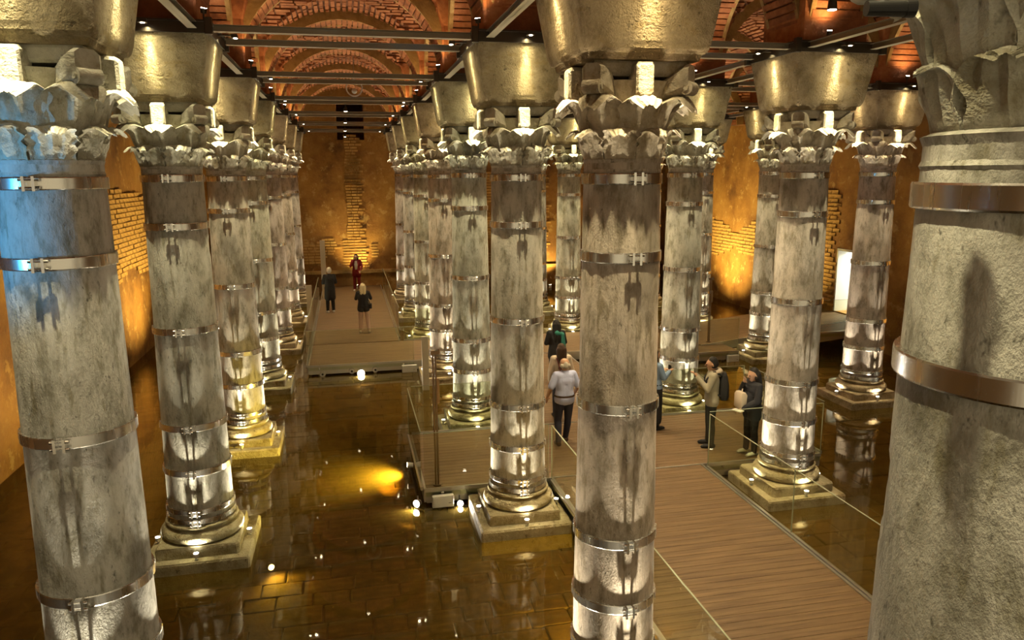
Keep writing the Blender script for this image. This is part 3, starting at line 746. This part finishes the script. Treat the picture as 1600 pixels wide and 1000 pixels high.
balustrade('glass panel in front of the person in the dark puffer jacket', (8.50, 9.775), (10.8, 9.775), pl=2.4)
balustrade('glass balustrade at the right end of the broad walkway behind the banded column', (10.87, 9.86), (10.87, 12.60), pl=1.5)
balustrade('glass balustrade on the rear edge of the broad walkway at its left end', (3.4, 12.69), (5.68, 12.69), pl=2.3)
balustrade('glass balustrade on the rear edge of the broad walkway behind the man in a hoodie', (8.53, 12.69), (10.8, 12.69), pl=2.3)
balustrade('long low glass balustrade on the front of the far crosswise walkway', (1.06, 18.93), (4.0, 18.93), pl=3.0)
balustrade('glass balustrade on the left edge of the nave walkway', (1.03, 19.0), (1.03, 30.5), pl=2.0)
balustrade('glass balustrade on the right of the nave walkway near the blonde visitor', (3.82, 22.2), (3.82, 33.0), pl=2.2)
balustrade('glass screen beside the column standing in the notch of the far walkway', (3.92, 21.77), (5.7, 21.77), pl=1.9)
balustrade('glass balustrade in front of the lit wall on the right-hand walkway', (10.96, 17.88), (13.5, 17.88), pl=2.6)
balustrade('glass balustrade at the rear of the walkway below the lit right wall', (11.0, 21.77), (13.4, 21.77), pl=2.2)
balustrade('glass balustrade crossing in front of the white doorway', (15.3, 17.88), (18.0, 17.88), z=.70, pl=2.7)

# ------------------------------------------------------------------ poles, posts, boxes, floods
def pole(label, x, y_, h, z=DECK + .004):
    t = thing('pole', label, 'pole', (x, y_, z))
    MB().cyl((-.022, 0, 0), (-.022, 0, h), .016, .016, 12).build('tube', 'bronze', t)
    MB().cyl((.022, 0, 0), (.022, 0, h), .016, .016, 12).build('tube', 'bronze', t)
    MB().cyl((0, 0, 0), (0, 0, .02), .07, .07, 20).build('foot', 'bronze', t)
    MB().box(-.06, .09, -.025, .025, h - .06, h).box(.06, .09, -.02, .02, h - .03, h + .03).build('top_bracket', 'bronze', t)
    MB().box(.035, .075, -.02, .02, h * .62, h * .80).build('handle', 'bronze', t)
pole('slender bronze double pole at the corner of the broad walkway', 3.60, 9.95, 2.35)
pole('slender bronze pole on the right-hand walkway in front of the lit wall', 13.15, 19.1, 2.0, DECK + .045)
def post(label, x, y_, h, z, w_=.16):
    t = thing('light_post', label, 'post', (x, y_, z))
    MB().rings([rsq(w_ / 2, 0, .05, .01, 1), rsq(w_ / 2, h, .05, .01, 1)]).build('body', 'pale_post', t)
    MB().box(-w_ / 2 - .03, w_ / 2 + .03, -.08, .08, 0, .02).build('foot', 'fascia_steel', t)
    MB().box(-w_ / 2 - .006, w_ / 2 + .006, -.056, .056, h - .05, h - .04).build('cap_joint', 'fascia_steel', t)
post('pale upright post in front of the fifth middle-row column', 4.12, 16.9, 1.72, -.3, .17)
post('nearer pale upright post left of the man in a black coat', .85, 25.9, 1.9, -.3, .2)
post('farther tall pale upright post behind the man in a black coat', 1.25, 31.0, 2.5, DECK + .004, .2)
post('pale upright post on the right-hand walkway beside the bronze pole', 13.5, 20.6, 2.2, DECK + .09, .14)
def ebox(label, x, y_, z, w_=.36, h=.19, face='y'):
    t = thing('junction_box', label, 'box', (x, y_, z), 0 if face == 'y' else -PI / 2)
    MB().rings([rsq(w_ / 2, -h / 2, .05, .015, 2), rsq(w_ / 2, h / 2, .05, .015, 2)]).build('housing', 'box_plastic', t)
    MB().box(-w_ / 2 + .02, w_ / 2 - .02, -.056, -.049, -h / 2 + .02, h / 2 - .02).build('lid', 'box_plastic', t)
    for q in (-.03, .05): MB().cyl((w_ * .3 + q * .3, -.056, -.02), (w_ * .3 + q * .3, -.06, -.02), .008, .008, 8).build('screw', 'black_metal', t)
    MB().cyl((w_ * .2, 0, -h / 2), (w_ * .2, 0, -h / 2 - .12), .012, .012, 8).build('cable', 'black_metal', t)
ebox('white junction box on the front fascia below the bronze double pole', 3.66, 9.68, .12)
ebox('white junction box on the fascia of the far crosswise walkway', 3.85, 18.84, .10, .42, .2)
ebox('white junction box on the edge of the right-hand walkway', 13.30, 17.80, .10)
ebox('small pale junction box at the side of the long walkway near the column base', 8.54, 8.05, .10, .4, .1, 'x')
ebox('pale junction box low on the left side of the long walkway', 5.44, 4.9, .08, .6, .12, 'x')
def flood(label, x, y_, z, direction, watts, colr, r=.055, lens='lens_flood', angle=150):
    d = Vector(direction).normalized(); t = thing('floodlight', label, 'floodlight', (x, y_, z))
    MB().cyl(-d * .09, d * 0.0, r * .75, r * 1.1, 20).build('housing', 'fascia_steel', t)
    MB().cyl(d * .001, d * .006, r * .92, r * .92, 20).build('lens', lens, t)
    MB().cyl(-d * .05, -d * .05 + Vector((0, .06, .10)), .012, .012, 8).build('bracket', 'fascia_steel', t)
    spot_lamp('light', t, d * .02, d, watts, colr, angle, .8, .04)
flood('glaring floodlight under the front edge of the far crosswise walkway', 2.5, 18.80, .05, (0, -1, .12), 200, (1, .93, .80), .10)
flood('glaring floodlight at the water beside the left corner of the broad walkway', 3.22, 9.75, .08, (-.7, -.75, .05), 60, (1, .9, .55), .06)
flood('white floodlight under the junction box of the broad walkway', 3.95, 9.66, .05, (-.2, -1, .1), 45, (1, .95, .88), .05)
def disc(label, x, z):
    t = thing('bracket_disc', label, 'fitting', (x, 18.95, z), 0, 'round fittings on the far fascia')
    MB().cyl((0, 0, 0), (0, -.05, 0), .085, .075, 20).build('disc', 'fascia_steel', t); MB().cyl((0, -.05, 0), (0, -.06, 0), .03, .03, 10).build('bolt', 'black_metal', t)
disc('leftmost round fitting on the far walkway fascia', 1.45, .06); disc('round fitting on the far walkway fascia just left of the floodlight', 2.25, .1); disc('round fitting on the far walkway fascia right of the floodlight', 2.9, .1)
# underwater lamp that turns the slabs yellow
def sunken(label, x, y_, dx, dy, watts, z=-.17, sl=-.06, cone=130):
    t = thing('underwater_lamp', label, 'lamp', (x, y_, z), math.atan2(dy, dx))
    MB().cyl((-.05, 0, 0), (.06, 0, .01), .045, .05, 16).build('housing', 'fascia_steel', t)
    MB().cyl((.061, 0, .011), (.066, 0, .011), .042, .042, 16).build('lens', 'lens_warm', t)
    spot_lamp('light', t, (.09, 0, .08), (1, 0, sl), watts, (1, .72, .12), cone, 1.0, .05)
sunken('small waterline lamp lighting the paving slabs yellow beside the broad walkway', 3.25, 11.2, -1, .1, 1100, .20, -.34, 125)
sunken('small added sunken lamp on the paving behind the nearest middle-row plinth', 5.0, 5.45, .05, 1, 160)  # added lamp, standing in for the plinth uplight's yellow spill on the slabs
sunken('small sunken lamp beside the second left-row plinth', .95, 8.6, .5, -1, 60)
# blue spotlight on the left wall, outside the picture, aimed at the nearest left column
bp_ = Vector((XW0 + .25, .9, 4.75))
t = thing('blue_spotlight', 'blue spotlight bracketed to the left wall beside the nearest column', 'spotlight', bp_)
bd = (Vector((-.1, 4.5, 5.35)) - bp_).normalized()
MB().cyl(-bd * .2, bd * 0, .07, .09, 20).build('housing', 'black_metal', t); MB().cyl(bd * .001, bd * .006, .08, .08, 20).build('lens', 'lens_blue', t); MB().box(-.25, 0, -.02, .02, -.02, .02).build('bracket', 'black_metal', t)
spot_lamp('light', t, bd * .03, bd, 950, (.06, .45, .90), 26, 1.0, .06)
# golden wall washers standing at the foot of the walls
def washer(label, x, y_, z, d, watts=None, foot=-.3):
    d = Vector(d).normalized(); t = thing('wall_washer', label, 'floodlight', (x, y_, z))
    MB().cyl(-d * .12, d * 0, .05, .07, 18).build('housing', 'fascia_steel', t); MB().cyl(d * .001, d * .006, .06, .06, 18).build('lens', 'lens_warm', t)
    MB().box(-.06, .06, -.06, .06, foot - z, -.10).build('stand', 'fascia_steel', t)
    spot_lamp('light', t, d * .02, d, watts or W_WASH, C_WASH, 90, 1.0, .04)
washer('golden wall washer at the foot of the far wall behind the visitor in red', 2.7, YW1 - .9, .45, (0, .26, 1), 700, DECK + .003)
for (x, y_, wd, lb) in ((-.95, 5 * SY, 1900, 'at the left of the fifth left-row plinth'), (-.95, 3 * SY, 900, 'at the left of the third left-row plinth'), (-.95, 7 * SY, 1200, 'at the left of the last left-row plinth')):
    washer('golden wall washer ' + lb, x, y_, .02, (-3.1, -.2, 3.2), wd)
for (x, y_, wd, lb) in ((15.35, 6 * SY, 2600, 'at the right of the fourth far-right plinth'), (15.35, 5 * SY, 1500, 'at the right of the third far-right plinth'), (15.35, 3 * SY, 1300, 'at the right of the nearest far-right plinth')):
    washer('golden wall washer ' + lb, x, y_, .02, (2.95, .25, 3.0), wd)
washer('golden wall washer at the far wall behind the middle rows', 7.2, YW1 - .9, .12, (0, .35, 1), 800)
washer('golden wall washer at the far wall behind the right rows', 12.0, YW1 - .9, .12, (0, .35, 1), 800)
# projector near the camera on the close column, and one on the third frame
def projector(label, loc, d, L, r, mat, lens):
    d = Vector(d).normalized(); t = thing('projector_spotlight', label, 'spotlight', loc)
    MB().cyl(-d * L, d * 0, r * .9, r, 24).build('housing', mat, t); MB().cyl(d * .0, d * .03, r * 1.08, r * 1.12, 24).build('hood', mat, t)
    MB().cyl(d * .031, d * .033, r * .35, r * .35, 16).build('lens', lens, t); MB().cyl(-d * L * .5, -d * L * .5 + Vector((0, .02, .2)), .014, .014, 8).build('bracket', mat, t)
projector('black cylindrical projector spotlight beside the capital at the top right corner', (4.03, -0.09, 6.005), (1, -.22, .0), .12, .026, 'black_metal', 'lens_blue')
projector('pale projector with a bluish lens on the frame of the fourth middle-row column', (4.55, 12.55, 7.57), (-.8, -.9, -.3), .3, .09, 'white_metal', 'lens_blue')
t = thing('hanging_ring', 'small pale ring fitting hanging high in the middle of the nave', 'fitting', (2.75, 24.6, 8.35))
MB().lathe([(.24, -.02), (.28, -.02), (.28, .02), (.24, .02), (.24, -.02)], 32, False).build('ring', 'white_metal', t, True).rotation_euler = (PI / 2, 0, 0)
MB().cyl((0, 0, .26), (0, 0, 1.0), .012, .012, 8).build('rod', 'tie_steel', t)
MB().ball((0, 0, -.1), .09).build('lamp_head', 'white_metal', t, True)

# ------------------------------------------------------------------ people
tmp_scene = bpy.data.scenes.new('tmp')
def blob(name, caps, mat, parent, vox=.011, smooth=6):
    """one continuous skin grown over tapered bones: (p0, r0, p1, r1)"""
    mb = MB()
    for p0, r0, p1, r1 in caps:
        p0, p1 = Vector(p0), Vector(p1)
        if (p1 - p0).length > 1e-4: mb.cyl(p0, p1, r0, r1, 14)
        mb.ball(p0, r0, 8); mb.ball(p1, r1, 8)
    me = mb.mesh(name, mat); o = bpy.data.objects.new(name, me); tmp_scene.collection.objects.link(o)
    md = o.modifiers.new('r', 'REMESH'); md.mode = 'VOXEL'; md.voxel_size = vox; md.use_smooth_shade = True
    ms = o.modifiers.new('s', 'SMOOTH'); ms.iterations = smooth; ms.factor = .5
    vl = tmp_scene.view_layers[0]; vl.update(); dg = vl.depsgraph; ev = o.evaluated_get(dg); nm = bpy.data.meshes.new_from_object(ev)
    nm.materials.clear(); nm.materials.append(MATS[mat]); nm.polygons.foreach_set('use_smooth', [True] * len(nm.polygons))
    o.modifiers.clear(); tmp_scene.collection.objects.unlink(o); COL.objects.link(o); o.data = nm; bpy.data.meshes.remove(me); nm.name = name
    if parent is not None: o.parent = parent
    return o
def hand_caps(wr, d, thumb_side):
    d = Vector(d).normalized(); a = d.orthogonal().normalized()
    side = Vector((1, 0, 0)) - d * d.x
    side = side.normalized() if side.length > .2 else a
    nrm = d.cross(side); c = [(wr, .026, wr + d * .03, .028)]
    for i, (off, l) in enumerate(((-.030, .062), (-.010, .075), (.010, .072), (.030, .055))):
        b = wr + d * .085 + side * off; c.append((wr + d * .03 + side * off * .7, .016, b, .012))
        k = b + d * l * .5 + nrm * .012; c.append((b, .0105, k, .0098)); c.append((k, .0098, k + (d + nrm * .9).normalized() * l * .5, .0085))
    tb = wr + d * .03 + side * (.03 * thumb_side); tk = tb + (d * .6 + side * thumb_side).normalized() * .04
    c += [(tb, .014, tk, .0115), (tk, .011, tk + (d + nrm * .3).normalized() * .03, .0095)]
    return c
def person(label, x, y_, rz, h, arms, legs, top, bottom, shoes, hair, hair_len=0, sleeve=1.0, coat=0.0, skirt=False, bald=False, fat=0.0, head_turn=0.0, head_down=0.0, extras=None, z=DECK + .012):
    """local frame: faces +Y, 1.72 m tall, feet at 0"""
    t = thing('person', label, 'person', (x, y_, z), rz); s = h / 1.72; t.scale = (s, s, s)
    sh = {-1: Vector((-.175, 0, 1.395)), 1: Vector((.175, 0, 1.395))}
    hp = {-1: Vector((-.09, 0, .90)), 1: Vector((.09, 0, .90))}
    hc = Vector((0, .025, 1.585)); q = Matrix.Rotation(head_turn, 3, 'Z') @ Matrix.Rotation(-head_down, 3, 'X')
    def H(v): return Vector((0, .01, 1.50)) + q @ (Vector(v) - Vector((0, .01, 1.50)))
    torso = [((-.075, 0, .92), .115, (.075, 0, .92), .115), ((-.05, 0, 1.10), .105, (.05, 0, 1.10), .105), ((-.05, 0, 1.10), .105, (-.075, .0, 1.28), .112), ((.05, 0, 1.10), .105, (.075, 0, 1.28), .112),
             ((-.075, 0, .92), .115, (-.05, 0, 1.10), .105), ((.075, 0, .92), .115, (.05, 0, 1.10), .105), ((-.075, 0, 1.28), .112, (.075, 0, 1.28), .112), (sh[-1], .058, sh[1], .058), ((-.1, 0, 1.36), .085, (.1, 0, 1.36), .085)]
    if fat: torso.append(((0, .05, 1.02), .12 + fat, (0, .04, 1.15), .12 + fat))
    body = list(torso) + [((0, -.005, 1.40), .062, (0, .005, 1.51), .054), (H((0, .005, 1.62)), .092, H((0, .03, 1.60)), .086), (H((0, .045, 1.54)), .060, H((0, .055, 1.515)), .046), (H((0, .115, 1.60)), .013, H((0, .13, 1.572)), .016),
                          (H((-.088, .01, 1.60)), .018, H((-.092, .0, 1.57)), .014), (H((.088, .01, 1.60)), .018, H((.092, .0, 1.57)), .014)]
    ac, lc, sc_ = {}, {}, []
    for sd in (-1, 1):
        el, wr = Vector(arms[sd][0]), Vector(arms[sd][1])
        ac[sd] = [(sh[sd], .052, el, .040), (el, .040, wr, .028)]
        body += ac[sd] + hand_caps(wr, wr - el, -sd)
        kn, an = Vector(legs[sd][0]), Vector(legs[sd][1])
        lc[sd] = [(hp[sd], .088, kn, .056), (kn, .056, kn.lerp(an, .35) + Vector((0, -.012, 0)), .054), (kn.lerp(an, .35) + Vector((0, -.012, 0)), .054, an, .038)]
        body += lc[sd] + [(an + Vector((0, -.03, -.04)), .036, an + Vector((0, .12, -.055)), .026)]
        sc_.append([(an + Vector((0, -.04, -.045)), .046, an + Vector((sd * .012, .12, -.052)), .040), (an + Vector((0, -.01, -.03)), .046, an + Vector((0, 0, .02)), .046), (an + Vector((sd * .012, .12, -.055)), .038, an + Vector((sd * .015, .165, -.06)), .030)])
    blob('body', body, 'skin', t, .0095, 3)
    g = .016
    shirt = [(p0, r0 + g, p1, r1 + g) for p0, r0, p1, r1 in torso]
    for sd in (-1, 1):
        (p0, r0, p1, r1), (p2, r2_, p3, r3) = ac[sd]
        if sleeve >= 1: shirt += [(p0, r0 + .018, p1, r1 + .018), (p2, r2_ + .018, Vector(p2).lerp(p3, .93), r3 + .016)]
        else: shirt.append((p0, r0 + .022, Vector(p0).lerp(p1, .8), r1 + .030))
        if coat: shirt += [(Vector((sd * .075, 0, .95)), .125, Vector((sd * .085, 0, .95 - coat)), .13)]
    shirt += [((0, -.01, 1.42), .075, (0, 0, 1.45), .066)]
    blob('jacket' if coat else 'shirt', shirt, top, t, .012, 4)
    tr = []
    if skirt: tr += [((-.07, 0, .95), .135, (.07, 0, .95), .135), ((-.08, 0, .9), .135, (-.10, 0, .22), .12), ((.08, 0, .9), .135, (.10, 0, .22), .12), ((0, 0, .9), .13, (0, 0, .22), .14)]
    else:
        tr += [((-.075, 0, .93), .124, (.075, 0, .93), .124)]
        for sd in (-1, 1): tr += [(p0, r0 + .016, p1, r1 + .018) for p0, r0, p1, r1 in lc[sd]]
    blob('skirt' if skirt else 'trousers', tr, bottom, t, .012, 4)
    for s_ in sc_: blob('shoe', s_, shoes, t, .010, 3)
    hcps = [(H((0, -.012, 1.645)), .093, H((0, -.02, 1.60)), .098)] if not bald else [(H((-.06, -.045, 1.58)), .045, H((.06, -.045, 1.58)), .045), (H((0, -.06, 1.57)), .05, H((0, -.055, 1.62)), .048)]
    if hair_len: hcps += [(H((-.04, -.05, 1.60)), .075, (-.05, -.09, 1.50 - hair_len), .055), (H((.04, -.05, 1.60)), .075, (.05, -.09, 1.50 - hair_len), .055), (H((-.075, 0, 1.60)), .03, (-.085, -.02, 1.50 - hair_len * .6), .03), (H((.075, 0, 1.60)), .03, (.085, -.02, 1.50 - hair_len * .6), .03)]
    blob('hair', hcps, hair, t, .011, 3)
    for sd in (-1, 1):
        e_ = H((sd * .032, .112, 1.598)); MB().ball(e_, .0105, 8).build('eye', 'hair_black', t, True)
    a_ = H((-.022, .104, 1.535)); b_ = H((.022, .104, 1.535)); MB().cyl(a_, b_, .006, .006, 8).build('mouth', 'leather_wine', t)
    if extras: extras(t)
    return t
LEG0 = {-1: ((-.10, .01, .49), (-.11, -.01, .085)), 1: ((.10, .02, .49), (.115, .02, .085))}
WALK = {-1: ((-.09, .13, .50), (-.09, .14, .085)), 1: ((.09, .02, .49), (.09, -.22, .12))}
DOWN = {-1: ((-.25, -.02, 1.12), (-.24, .08, .88)), 1: ((.25, -.02, 1.12), (.24, .08, .88))}
PHOTO = {-1: ((-.25, .10, 1.18), (-.08, .28, 1.44)), 1: ((.25, .10, 1.18), (.08, .28, 1.44))}
FRONT = {-1: ((-.25, .02, 1.14), (-.10, .23, 1.10)), 1: ((.25, .02, 1.14), (.10, .23, 1.10))}
def phone(t, p, mat='black_metal'): MB().box(-.04, .04, -.006, .006, -.075, .075, 0, Matrix.Translation(p)).build('phone', mat, t)
def bag_on(t, p, sx=.12, sy=.05, sz=.12, mat='leather_brown', strap=None, smat=None):
    MB().rings([rsq(sx * .8, -sz, sy * .8, .02, 2), rsq(sx, -sz * .8, sy, .03, 2), rsq(sx, sz * .7, sy, .03, 2), rsq(sx * .85, sz, sy * .6, .02, 2)]).build('bag', mat, t, True).location = p
    if strap: MB().tube([Vector(a) for a in strap], .012, 8).build('strap', smat or mat, t)
def x_red(t):
    MB().rings([rsq(.05, 1.02, .012, .01, 1), rsq(.075, 1.25, .012, .01, 1), rsq(.05, 1.42, .012, .01, 1)]).build('blouse', 'cloth_white', t, True).location = (0, .135, 0)
person('person in a dark red trouser suit and white blouse standing at the far wall', 2.64, 33.0, PI - .1, 1.66, {-1: ((-.26, .03, 1.15), (-.20, .18, .98)), 1: ((.25, .12, 1.17), (.06, .19, 1.50))}, LEG0, 'cloth_red', 'cloth_red', 'cloth_white', 'hair_black', .12, 1, .22, extras=x_red)
person('grey-haired person in a long black coat standing with back turned on the nave walkway', 1.55, 27.5, .25, 1.74, FRONT, LEG0, 'cloth_black', 'cloth_black', 'cloth_white', 'hair_grey', 0, 1, .38, fat=.03)
def x_blonde(t):
    phone(t, (0, .34, 1.53)); bag_on(t, (.24, .02, .93), .05, .11, .09, 'cloth_black', [(.22, .02, 1.02), (.15, -.13, 1.25), (-.1, -.12, 1.43)], 'cloth_black')
person('blonde person in a dark jacket and beige trousers taking a photograph on the far walkway', 2.72, 23.3, -.05, 1.66, PHOTO, {-1: ((-.11, .02, .49), (-.13, .0, .085)), 1: ((.12, .01, .49), (.16, -.03, .085))}, 'cloth_black', 'cloth_beige', 'cloth_cream', 'hair_blonde', .10, 1, .12, head_down=.15, extras=x_blonde)
def x_shirt(t):
    MB().lathe([(.142, .975), (.148, .98), (.148, 1.01), (.142, 1.015)], 24, False).build('belt', 'leather_brown', t, True).scale = (1.36, 1.16, 1)
person('bald man in a pale blue short-sleeved shirt and dark trousers walking away', 6.25, 11.35, .06, 1.74, {-1: ((-.29, -.03, 1.14), (-.30, .12, .95)), 1: ((.28, -.01, 1.13), (.25, .14, .97))}, {-1: ((-.11, .06, .49), (-.12, -.02, .085)), 1: ((.11, .10, .50), (.10, .20, .085))}, 'cloth_shirt', 'cloth_navy', 'leather_brown', 'hair_grey', 0, .5, bald=True, fat=.025, extras=x_shirt)
person('long-haired person in a cream top with a wine-red shoulder bag ahead of the bald man', 6.62, 12.9, .0, 1.66, DOWN, WALK, 'cloth_cream', 'cloth_navy', 'cloth_black', 'hair_brown', .30, 1, .05, extras=lambda t: bag_on(t, (-.05, -.20, 1.0), .12, .05, .12, 'leather_wine', [(-.05, -.20, 1.1), (-.13, -.13, 1.42), (-.12, .08, 1.40)], 'leather_wine'))
def x_teal(t): blob('scarf', [((-.02, -.09, 1.42), .07, (.14, -.07, 1.36), .06), ((.14, -.10, 1.36), .05, (.16, -.15, 1.02), .06)], 'cloth_teal', t, .012, 4)
person('person with long black hair, black clothes and a teal scarf farther along the walkway', 7.20, 15.4, .05, 1.68, FRONT, LEG0, 'cloth_black', 'cloth_black', 'cloth_black', 'hair_black', .28, 1, .15, extras=x_teal)
person('person in a denim jacket and long black skirt half hidden by the foreground column', 8.30, 11.85, -PI / 2 + .3, 1.68, {-1: ((-.24, .06, 1.15), (-.10, .30, 1.22)), 1: ((.24, .06, 1.15), (.12, .32, 1.24))}, LEG0, 'cloth_denim', 'cloth_black', 'cloth_black', 'hair_black', .22, 1, .03, skirt=True, extras=lambda t: phone(t, (0, .42, 1.26)))
def x_hood(t):
    bag = MB().rings([rsq(.13, .93, .06, .04, 3), rsq(.155, 1.0, .09, .05, 3), rsq(.155, 1.22, .085, .05, 3), rsq(.12, 1.40, .05, .04, 3), rsq(.06, 1.44, .03, .02, 3)]).build('backpack', 'cloth_black', t, True); bag.location = (0, -.21, 0)
    for sd in (-1, 1): MB().tube([Vector((sd * .10, -.16, 1.40)), Vector((sd * .115, -.02, 1.475)), Vector((sd * .12, .13, 1.32)), Vector((sd * .13, .10, 1.10)), Vector((sd * .13, -.14, 1.02))], .018, 8).build('strap', 'cloth_black', t)
    blob('hood', [((-.10, -.02, 1.44), .045, (-.06, -.12, 1.47), .05), ((.10, -.02, 1.44), .045, (.06, -.12, 1.47), .05), ((-.06, -.12, 1.47), .05, (.06, -.12, 1.47), .05), ((0, -.13, 1.45), .06, (0, -.14, 1.40), .05)], 'cloth_cream', t, .012, 4)
    phone(t, (0, .33, 1.42))
person('dark-haired man in a grey-beige hoodie with a black backpack holding up a phone', 8.98, 10.65, PI / 2 - .35, 1.76, {-1: ((-.22, .10, 1.15), (-.06, .29, 1.36)), 1: ((.22, .10, 1.15), (.06, .29, 1.36))}, LEG0, 'cloth_hoodie', 'cloth_green', 'cloth_black', 'hair_black', 0, 1, .06, head_down=.1, extras=x_hood)
def x_puff(t):
    for z_ in (1.0, 1.1, 1.2, 1.3): MB().lathe([(.155, z_ - .03), (.168, z_), (.155, z_ + .03)], 24, False).build('quilting', 'cloth_puffer', t, True).scale = (1.25, .92, 1)
    bag_on(t, (.05, .24, 1.10), .13, .07, .16, 'cloth_cream', [(.05, .22, 1.26), (.18, .08, 1.40), (.12, -.05, 1.46)], 'cloth_cream')
    MB().box(-.10, .10, -.06, .06, -.008, .008, 0, Matrix.Translation((-.05, .36, .93)) @ Matrix.Rotation(.3, 4, 'Z')).build('leaflet', 'cloth_white', t)
person('black-haired person in a dark puffer jacket holding a cream bag, hand at the mouth', 9.52, 10.08, PI / 2 + .1, 1.66, {-1: ((-.24, .08, 1.12), (-.06, .27, .96)), 1: ((.23, .14, 1.18), (.04, .19, 1.46))}, LEG0, 'cloth_puffer', 'cloth_black', 'cloth_white', 'hair_black', .06, 1, .16, fat=.03, head_down=.12, extras=x_puff)
person('person in navy mostly hidden behind the fourth middle-row column', 6.15, 20.3, 0, 1.72, DOWN, LEG0, 'cloth_navy', 'cloth_navy', 'cloth_black', 'hair_black', 0, 1, .1)
bpy.data.scenes.remove(tmp_scene)
